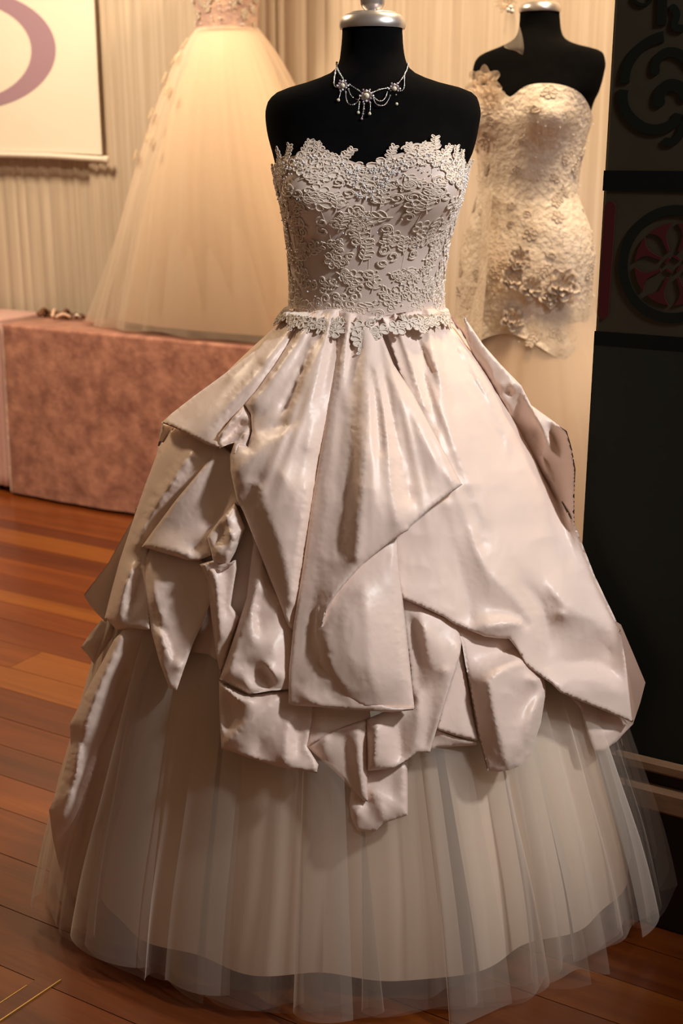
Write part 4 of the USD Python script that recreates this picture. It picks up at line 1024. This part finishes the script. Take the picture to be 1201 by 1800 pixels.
P('pouch', 24, [(385, 1196, 22), (412, 1210, 26), (440, 1222, 26), (478, 1216, 22), (506, 1213, 14), (550, 1236, 10), (549, 1262, 24), (540, 1312, 38), (560, 1344, 44), (557, 1359, 46), (530, 1354, 48), (502, 1351, 50), (470, 1342, 50), (440, 1333, 50), (415, 1324, 50), (389, 1315, 50), (386, 1260, 36)],
  [[(391, 1314, 54), (410, 1294, 60), (430, 1277, 60), (465, 1246, 48), (498, 1218, 28)], [(387, 1200, 40), (405, 1215, 44), (422, 1230, 52), (445, 1228, 46)], [(392, 1222, 26), (402, 1247, 22), (400, 1280, 30)], [(450, 1300, 44), (480, 1278, 38), (505, 1250, 26)], [(500, 1345, 60), (504, 1318, 56), (506, 1282, 44), (516, 1245, 24)], [(524, 1335, 46), (522, 1310, 34), (530, 1260, 16)], [(540, 1315, 46), (544, 1335, 42), (556, 1350, 54)], [(450, 1325, 44), (460, 1300, 38)]], wrinkle=.7)
# left centre: bright panel
P('overskirt_panel', 25, [(530, 552, 10), (560, 545, 12), (600, 542, 10), (604, 600, 8), (594, 660, 10), (580, 730, 12), (565, 810, 14), (552, 890, 16), (534, 1000, 18), (520, 1095, 20), (513, 1112, 26), (503, 1090, 30), (490, 1055, 32), (471, 1008, 34), (455, 967, 36), (440, 930, 36), (428, 900, 36), (417, 880, 36), (411, 855, 38), (405, 826, 40), (407, 800, 38), (418, 780, 36), (436, 784, 30), (443, 758, 26), (441, 728, 22), (429, 711, 22), (455, 680, 24), (490, 630, 20), (515, 590, 14)],
  [[(535, 565, 20), (505, 622, 36), (470, 668, 40), (436, 712, 38)], [(568, 575, 6), (540, 630, 10), (515, 690, 10), (496, 722, 12)], [(560, 560, 22), (545, 630, 32), (520, 690, 36), (502, 730, 36)], [(580, 560, 26), (566, 640, 34), (548, 720, 38), (540, 790, 40)], [(590, 570, 12), (580, 640, 14), (566, 720, 20)],
   [(412, 832, 48), (440, 806, 50), (480, 775, 50), (520, 750, 44)], [(455, 755, 26), (480, 752, 26), (510, 745, 32)], [(420, 850, 46), (450, 850, 50), (470, 900, 54), (500, 980, 52), (512, 1060, 42)], [(430, 895, 36), (445, 850, 42), (458, 835, 46)], [(540, 850, 44), (528, 950, 46), (516, 1040, 40)], [(495, 500 + 330, 54), (520, 880, 50)]], wrinkle=.9, pleat=11.0)
# centre fall
P('overskirt_panel', 26, [(594, 545, 12), (612, 548, 14), (640, 553, 16), (662, 556, 18), (672, 590, 26), (692, 640, 36), (726, 692, 46), (760, 755, 54), (790, 810, 58), (813, 852, 62), (790, 868, 64), (755, 895, 66), (722, 926, 68), (718, 932, 74), (700, 942, 72), (670, 965, 72), (640, 990, 74), (612, 1020, 76), (590, 1046, 78), (574, 1074, 78), (567, 1110, 72), (569, 1150, 70), (582, 1182, 70), (605, 1210, 70), (640, 1232, 70), (690, 1243, 70), (728, 1244, 64), (727, 1248, 62), (690, 1252, 66), (640, 1249, 68), (600, 1246, 66), (560, 1243, 62), (530, 1241, 56), (507, 1239, 52), (508, 1180, 44), (516, 1100, 38), (532, 1000, 34), (549, 880, 30), (565, 785, 24), (581, 690, 18), (592, 620, 14)],
  [[(636, 565, 26), (646, 640, 38), (647, 690, 52), (643, 770, 66), (637, 850, 74), (632, 920, 80), (627, 985, 84)], [(612, 560, 26), (606, 610, 30), (604, 660, 32), (612, 720, 40)], [(600, 570, 14), (596, 640, 18), (590, 720, 26), (580, 820, 36), (566, 940, 42), (552, 1060, 46), (545, 1150, 50)],
   [(624, 590, 16), (622, 680, 30), (618, 760, 40), (610, 860, 46), (598, 970, 54)], [(655, 575, 18), (672, 660, 36), (690, 740, 40), (708, 820, 46), (720, 880, 54)], [(660, 640, 46), (676, 720, 62), (684, 800, 72), (690, 870, 78), (700, 920, 82)], [(648, 640, 30), (662, 720, 46), (668, 800, 62)], [(690, 660, 44), (730, 740, 58), (770, 815, 64), (800, 850, 66)], [(604, 880, 50), (606, 930, 58), (608, 985, 66)],
   [(555, 1200, 60), (575, 1165, 62), (580, 1200, 70)], [(527, 1200, 50), (545, 1232, 66), (575, 1243, 68)], [(586, 1190, 74), (575, 1215, 62), (620, 1238, 68)]], wrinkle=1.0, pleat=11.0)
# the bright inside of the fold
P('turned_facing', 27, [(705, 930, 40), (698, 945, 40), (702, 1000, 44), (708, 1052, 46), (715, 1110, 48), (722, 1180, 50), (729, 1246, 56), (690, 1249, 62), (640, 1242, 70), (606, 1228, 66), (580, 1204, 62), (560, 1168, 60), (552, 1110, 58), (556, 1068, 56), (575, 1036, 54), (600, 1005, 52), (632, 975, 48), (668, 945, 42)],
  [[(640, 1030, 72), (645, 1100, 86), (650, 1170, 86), (665, 1215, 76)], [(574, 1110, 75), (576, 1150, 76), (592, 1188, 76), (618, 1214, 74)], [(612, 1065, 74), (605, 1110, 84), (618, 1160, 84), (645, 1200, 79)], [(693, 970, 54), (695, 1050, 62), (702, 1130, 66), (708, 1200, 66)]], wrinkle=.7)
# --- strapless bodice: satin cups covered with corded lace
def on_torso(px, pad=0.0):
    """Points of the torso (padded) that measured pixels look at."""
    r = ray(px); n = len(r); ts = np.linspace(1.7, 2.5, 260); hit = np.full(n, np.nan); best = np.full(n, np.inf); tb = np.zeros(n); prev = None
    for i, t in enumerate(ts):
        p = CAM + r * t; th_ = np.arctan2(p[:, 0] - _cx(np.clip(p[:, 2], TZ0, TZ1)), -(p[:, 1] - D - _dy(np.clip(p[:, 2], .85, 1.56))))
        for _ in range(3):                                        # the section is no circle: find the parameter with this bearing
            q_ = torso(th_, p[:, 2], pad) - np.stack([_cx(np.clip(p[:, 2], TZ0, TZ1)), D + _dy(np.clip(p[:, 2], .85, 1.56)), p[:, 2]], -1)
            want = np.arctan2(p[:, 0] - _cx(np.clip(p[:, 2], TZ0, TZ1)), -(p[:, 1] - D - _dy(np.clip(p[:, 2], .85, 1.56))))
            th_ = th_ + np.angle(np.exp(1j * (want - np.arctan2(q_[:, 0], -q_[:, 1]))))
        c_ = np.stack([_cx(np.clip(p[:, 2], TZ0, TZ1)), D + _dy(np.clip(p[:, 2], .85, 1.56))], -1)
        f_ = np.hypot(*(p[:, :2] - c_).T) - np.hypot(*(torso(th_, p[:, 2], pad)[:, :2] - c_).T)
        k = f_ < best; best[k] = f_[k]; tb[k] = t
        if prev is not None:
            c = np.isnan(hit) & (prev > 0) & (f_ <= 0); hit[c] = ts[i - 1] + (ts[i] - ts[i - 1]) * prev[c] / (prev[c] - f_[c])
        prev = f_
    return CAM + r * np.where(np.isnan(hit), tb, hit)[:, None]


def th_of(p):
    """Parameter angle of points on the torso."""
    z = np.clip(p[:, 2], TZ0, TZ1); want = np.arctan2(p[:, 0] - _cx(z), -(p[:, 1] - D - _dy(np.clip(p[:, 2], .85, 1.56)))); th_ = want.copy()
    for _ in range(8):
        q_ = torso(th_, p[:, 2], .006) - np.stack([_cx(z), D + _dy(np.clip(p[:, 2], .85, 1.56)), p[:, 2]], -1)
        th_ = th_ + np.angle(np.exp(1j * (want - np.arctan2(q_[:, 0], -q_[:, 1]))))
    return th_


TOPPX = [(488, 296), (498, 281), (520, 273), (545, 267), (566, 264), (590, 272), (613, 281), (632, 288), (643, 291), (656, 287), (676, 278), (700, 270), (730, 264), (760, 262), (788, 270), (806, 282), (818, 296)]
_tp = on_torso(TOPPX, .006); _tt = th_of(_tp); _o = np.argsort(_tt)
_tt = _tt[_o]; _tz = _tp[_o, 2]
keep_ = np.r_[True, np.diff(_tt) > 0.01]
_topz = PchipInterpolator(np.r_[-np.pi, -2.2, _tt[keep_], 2.2, np.pi], np.r_[1.27, 1.285, _tz[keep_], 1.285, 1.27])
zt_ = np.linspace(-np.pi, np.pi, 260, endpoint=False)
def botz(t): return 1.086 - 0.016 * np.exp(-(t / 0.35) ** 2)
rows_ = [torso(zt_, _topz(zt_) * k + botz(zt_) * (1 - k), 0.006 + (0.004 * (1 - k) ** 6)) for k in np.linspace(1, 0, 70)]
inner_ = [torso(zt_, _topz(zt_) - 0.002, 0.0035), torso(zt_, _topz(zt_) - 0.02, 0.0015)]
bod = part(gown, 'bodice', grid_mesh(np.array(inner_[::-1] + rows_), wrap=True), m_bodice, smooth=40, label='blush satin bodice')
# princess seams, thin raised lines from bust to waist
for a_, b_ in ((-.50, -.30), (.50, .30), (-1.15, -.95), (1.15, .95), (0, 0)):
    zz_ = np.linspace(0, 1, 30); tt_ = a_ + (b_ - a_) * zz_
    part(bod, 'seam', tube(torso(tt_, (_topz(tt_) - .004) * (1 - zz_) + botz(tt_) * zz_, 0.0062), 0.0008, 5), m_bodice, smooth=True)
SC = 0.125
def lace_surf(s, z, l):
    s, z = np.broadcast_arrays(np.asarray(s, float), np.asarray(z, float)); t = s / SC
    p = torso(t, z, 0.0065 + l)
    zz = np.clip(z, 0, 1.2); c = np.stack([_CB(zz), np.full_like(zz, D), z], -1)
    k = (np.clip(1.09 - z, 0, .05) > 0)
    b_ = bell(z, t, 1.0, 0.031 - 0.024 * np.clip(np.abs(t) - 0.6, 0, 1) + l)
    big = (np.linalg.norm(b_ - c, axis=-1) > np.linalg.norm(p - c, axis=-1)) & k
    return np.where(big[..., None], b_, p)
q = np.random.default_rng(2024)
spots = []
def try_spot(s, z, r):
    for (a, b, c) in spots:
        if (a - s) ** 2 + (b - z) ** 2 < ((c + r) * .62) ** 2: return False
    spots.append((s, z, r)); return True
cords, cloth, nfl = [], [], 0
def motif(kind, s, z, size, rot, seed, cord=0.00125):
    global cords, cloth, nfl
    if kind == 'flower':
        cs, fs = flower(size * 1000, int(q.integers(5, 7)), seed)
        a_, b_ = lay(cs, fs, (s, z), rot, lace_surf, cord=cord, lift=0.0016 + q.uniform(0, .0008))
        part(bod, 'lace_flower', cat_mesh(a_ + b_), m_lace, smooth=50); nfl += 1
    else:
        cs, fs = sprig(size * 1000, seed) if kind == 'sprig' else scroll(size * 1000, seed)
        a_, b_ = lay(cs, fs, (s, z), rot, lace_surf, cord=cord, lift=0.0013 + q.uniform(0, .0006)); cords += a_; cloth += b_
SM = 1.75 * SC
def side_ok(s): return abs(s) < SM
# dense rows along the neckline, fringing over its edge
for s in np.arange(-SM, SM, 0.0165):
    t = s / SC; z = float(_topz(t))
    motif('flower', s + q.uniform(-.004, .004), z - q.uniform(.010, .018), q.uniform(.011, .0145), q.uniform(0, 6.3), int(q.integers(1e6)))
    motif('sprig', s + q.uniform(-.006, .006), z - 0.008, q.uniform(.020, .032), math.pi / 2 + q.uniform(-.9, .9), int(q.integers(1e6)), cord=.0011)
    if q.random() < .6: motif('scroll', s + q.uniform(-.006, .006), z + q.uniform(-.004, .004), q.uniform(.005, .008), q.uniform(0, 6.3), int(q.integers(1e6)), cord=.0011)
# scalloped lower edge over the skirt
for s in np.arange(-SM, SM, 0.017):
    t = s / SC; z = float(botz(t))
    motif('flower', s + q.uniform(-.004, .004), z + q.uniform(-.006, .004), q.uniform(.010, .0135), q.uniform(0, 6.3), int(q.integers(1e6)))
    if q.random() < .5: motif('sprig', s, z + .006, q.uniform(.018, .026), -math.pi / 2 + q.uniform(-1.2, 1.2), int(q.integers(1e6)), cord=.0011)
motif('flower', 0.0, float(botz(0)) - .012, .013, 0, 11); motif('sprig', .002, float(botz(0)) - .01, .022, -1.5, 12)
# the field between
for k in range(2600):
    s = q.uniform(-SM, SM); t = s / SC; z0_, z1_ = float(botz(t)) + .012, float(_topz(t)) - .022
    z = q.uniform(z0_, z1_); f_ = (z - z0_) / (z1_ - z0_)
    kind = ('flower', 'sprig', 'sprig', 'scroll')[int(q.integers(4))]
    r = {'flower': .0125, 'sprig': .0125, 'scroll': .0085}[kind]
    gap = 1.0 if (f_ > .72 or f_ < .22 or abs(t) > .9) else 1.12
    if not try_spot(s, z, r * gap): continue
    size = {'flower': q.uniform(.011, .015), 'sprig': q.uniform(.026, .040), 'scroll': q.uniform(.007, .010)}[kind]
    motif(kind, s, z, size, q.uniform(0, 6.3), int(q.integers(1e6)))
part(bod, 'lace_cording', cat_mesh(cords), m_lace, smooth=50, kind='stuff')
part(bod, 'lace_cloth', cat_mesh(cloth), m_lace_fill, smooth=50, kind='stuff')
ico0, ico1 = trimesh.creation.icosphere(1, 1.0), trimesh.creation.icosphere(2, 1.0)
def ball(c, r, m=None):
    m = m or ico0; return trimesh.Trimesh(m.vertices * r + c, m.faces, process=False)
bd = []
for k in range(520):
    s = q.uniform(-SM, SM); t = s / SC
    z = float(_topz(t)) - abs(q.normal(0, .022)) - .004 if k < 430 else q.uniform(1.1, float(_topz(t)) - .01)
    if k < 120: s = q.normal(0, .02); z = float(_topz(s / SC)) - q.uniform(.006, .055); s = s * (1 - (float(_topz(s / SC)) - z) * 6)
    bd.append(ball(lace_surf(np.array(s), np.array(z), .0035), q.uniform(.0011, .0017)))
part(bod, 'beads', cat_mesh(bd), m_bead, smooth=True, kind='stuff')

# ================================================================== necklace on the form
nk = thing('necklace', 'silver beaded necklace with three pearl rosettes and drops on the black form', 'necklace', (AX, D - 0.06, 1.46))
def nline(px, lift=.003): return on_torso(bez(px, 60), lift)
def beads_along(px, step, r, lift=.003, every=4, big=1.6):
    p = nline(px, lift); d = np.r_[0, np.cumsum(np.linalg.norm(np.diff(p, axis=0), axis=1))]
    n = max(2, int(d[-1] / step)); out = []
    for i, x in enumerate(np.linspace(0, d[-1], n)):
        c = np.array([np.interp(x, d, p[:, j]) for j in range(3)]); out.append(ball(c, r * (big if i % every == 0 else 1.0)))
    return cat_mesh(out + [tube(p, r * .35, 5)])
for px in ([(592, 110), (594, 122), (600, 133), (604, 141)], [(615, 149), (626, 156), (634, 162)], [(655, 163), (667, 158), (681, 155)], [(700, 147), (709, 135), (715, 123), (717, 111)]):
    part(nk, 'strand', beads_along(px, .0030, .00125), m_silver, smooth=True)
for px in ([(592, 116), (588, 138), (588, 150), (593, 153)], [(712, 128), (711, 145), (710, 156), (704, 160)], [(608, 162), (610, 178), (616, 184), (624, 183), (632, 174)], [(613, 157), (619, 170), (627, 175), (632, 173)], [(657, 173), (662, 183), (670, 186), (678, 183), (686, 168)], [(657, 169), (665, 177), (674, 176), (681, 162)]):
    part(nk, 'swag', beads_along(px, .0028, .00115, every=5, big=1.5), m_silver, smooth=True)
for px in ([(592, 110), (598, 106), (620, 100)], [(717, 111), (712, 106), (690, 100)]): pass
for (x, y), r in (((602.5, 150.5), .0088), ((644.5, 168.5), .0108), ((693.5, 156), .0092)):
    c = on_torso([(x, y)], .003)[0]; n_ = CAM - c; n_ /= np.linalg.norm(n_); a_ = np.cross(n_, Z); a_ /= np.linalg.norm(a_); b_ = np.cross(n_, a_)
    rs = part(nk, 'rosette', cat_mesh([trimesh.Trimesh(ico1.vertices * [r * .8, r * .8, .0016] @ np.stack([a_, b_, n_]) + c, ico1.faces, process=False)]), m_silver, smooth=True)
    part(rs, 'pearl', ball(c + n_ * .0028, r * .43, ico1), m_pearl, smooth=True, label='cream pearl')
    for k in range(12):
        a = k * math.pi / 6; part(rs, 'crystal', ball(c + n_ * .0016 + (a_ * math.cos(a) + b_ * math.sin(a)) * r * (.72 if k % 2 else .98), .0019 if k % 2 else .0017), m_crystal if k % 3 else m_bead, smooth=True)
for pts, gem in (([(599, 161), (597, 170), (595, 176)], 0), ([(632, 180), (631, 190), (630, 198)], 0), ([(640, 183), (639, 196), (636, 209)], 1), ([(651, 181), (651, 191), (650, 200)], 0), ([(696.5, 167), (697, 176), (697.5, 183)], 0)):
    pd = part(nk, 'pendant_drop', beads_along(pts, .0026, .001, every=6, big=1.8) if not gem else beads_along(pts, .0034, .0014, every=2, big=1.5), m_silver, smooth=True)
    c = on_torso([pts[-1]], .004)[0]
    part(pd, 'pearl' if not gem else 'crystal', ball(c, .0026 if not gem else .0022, ico1), m_pearl if not gem else m_crystal, smooth=True)
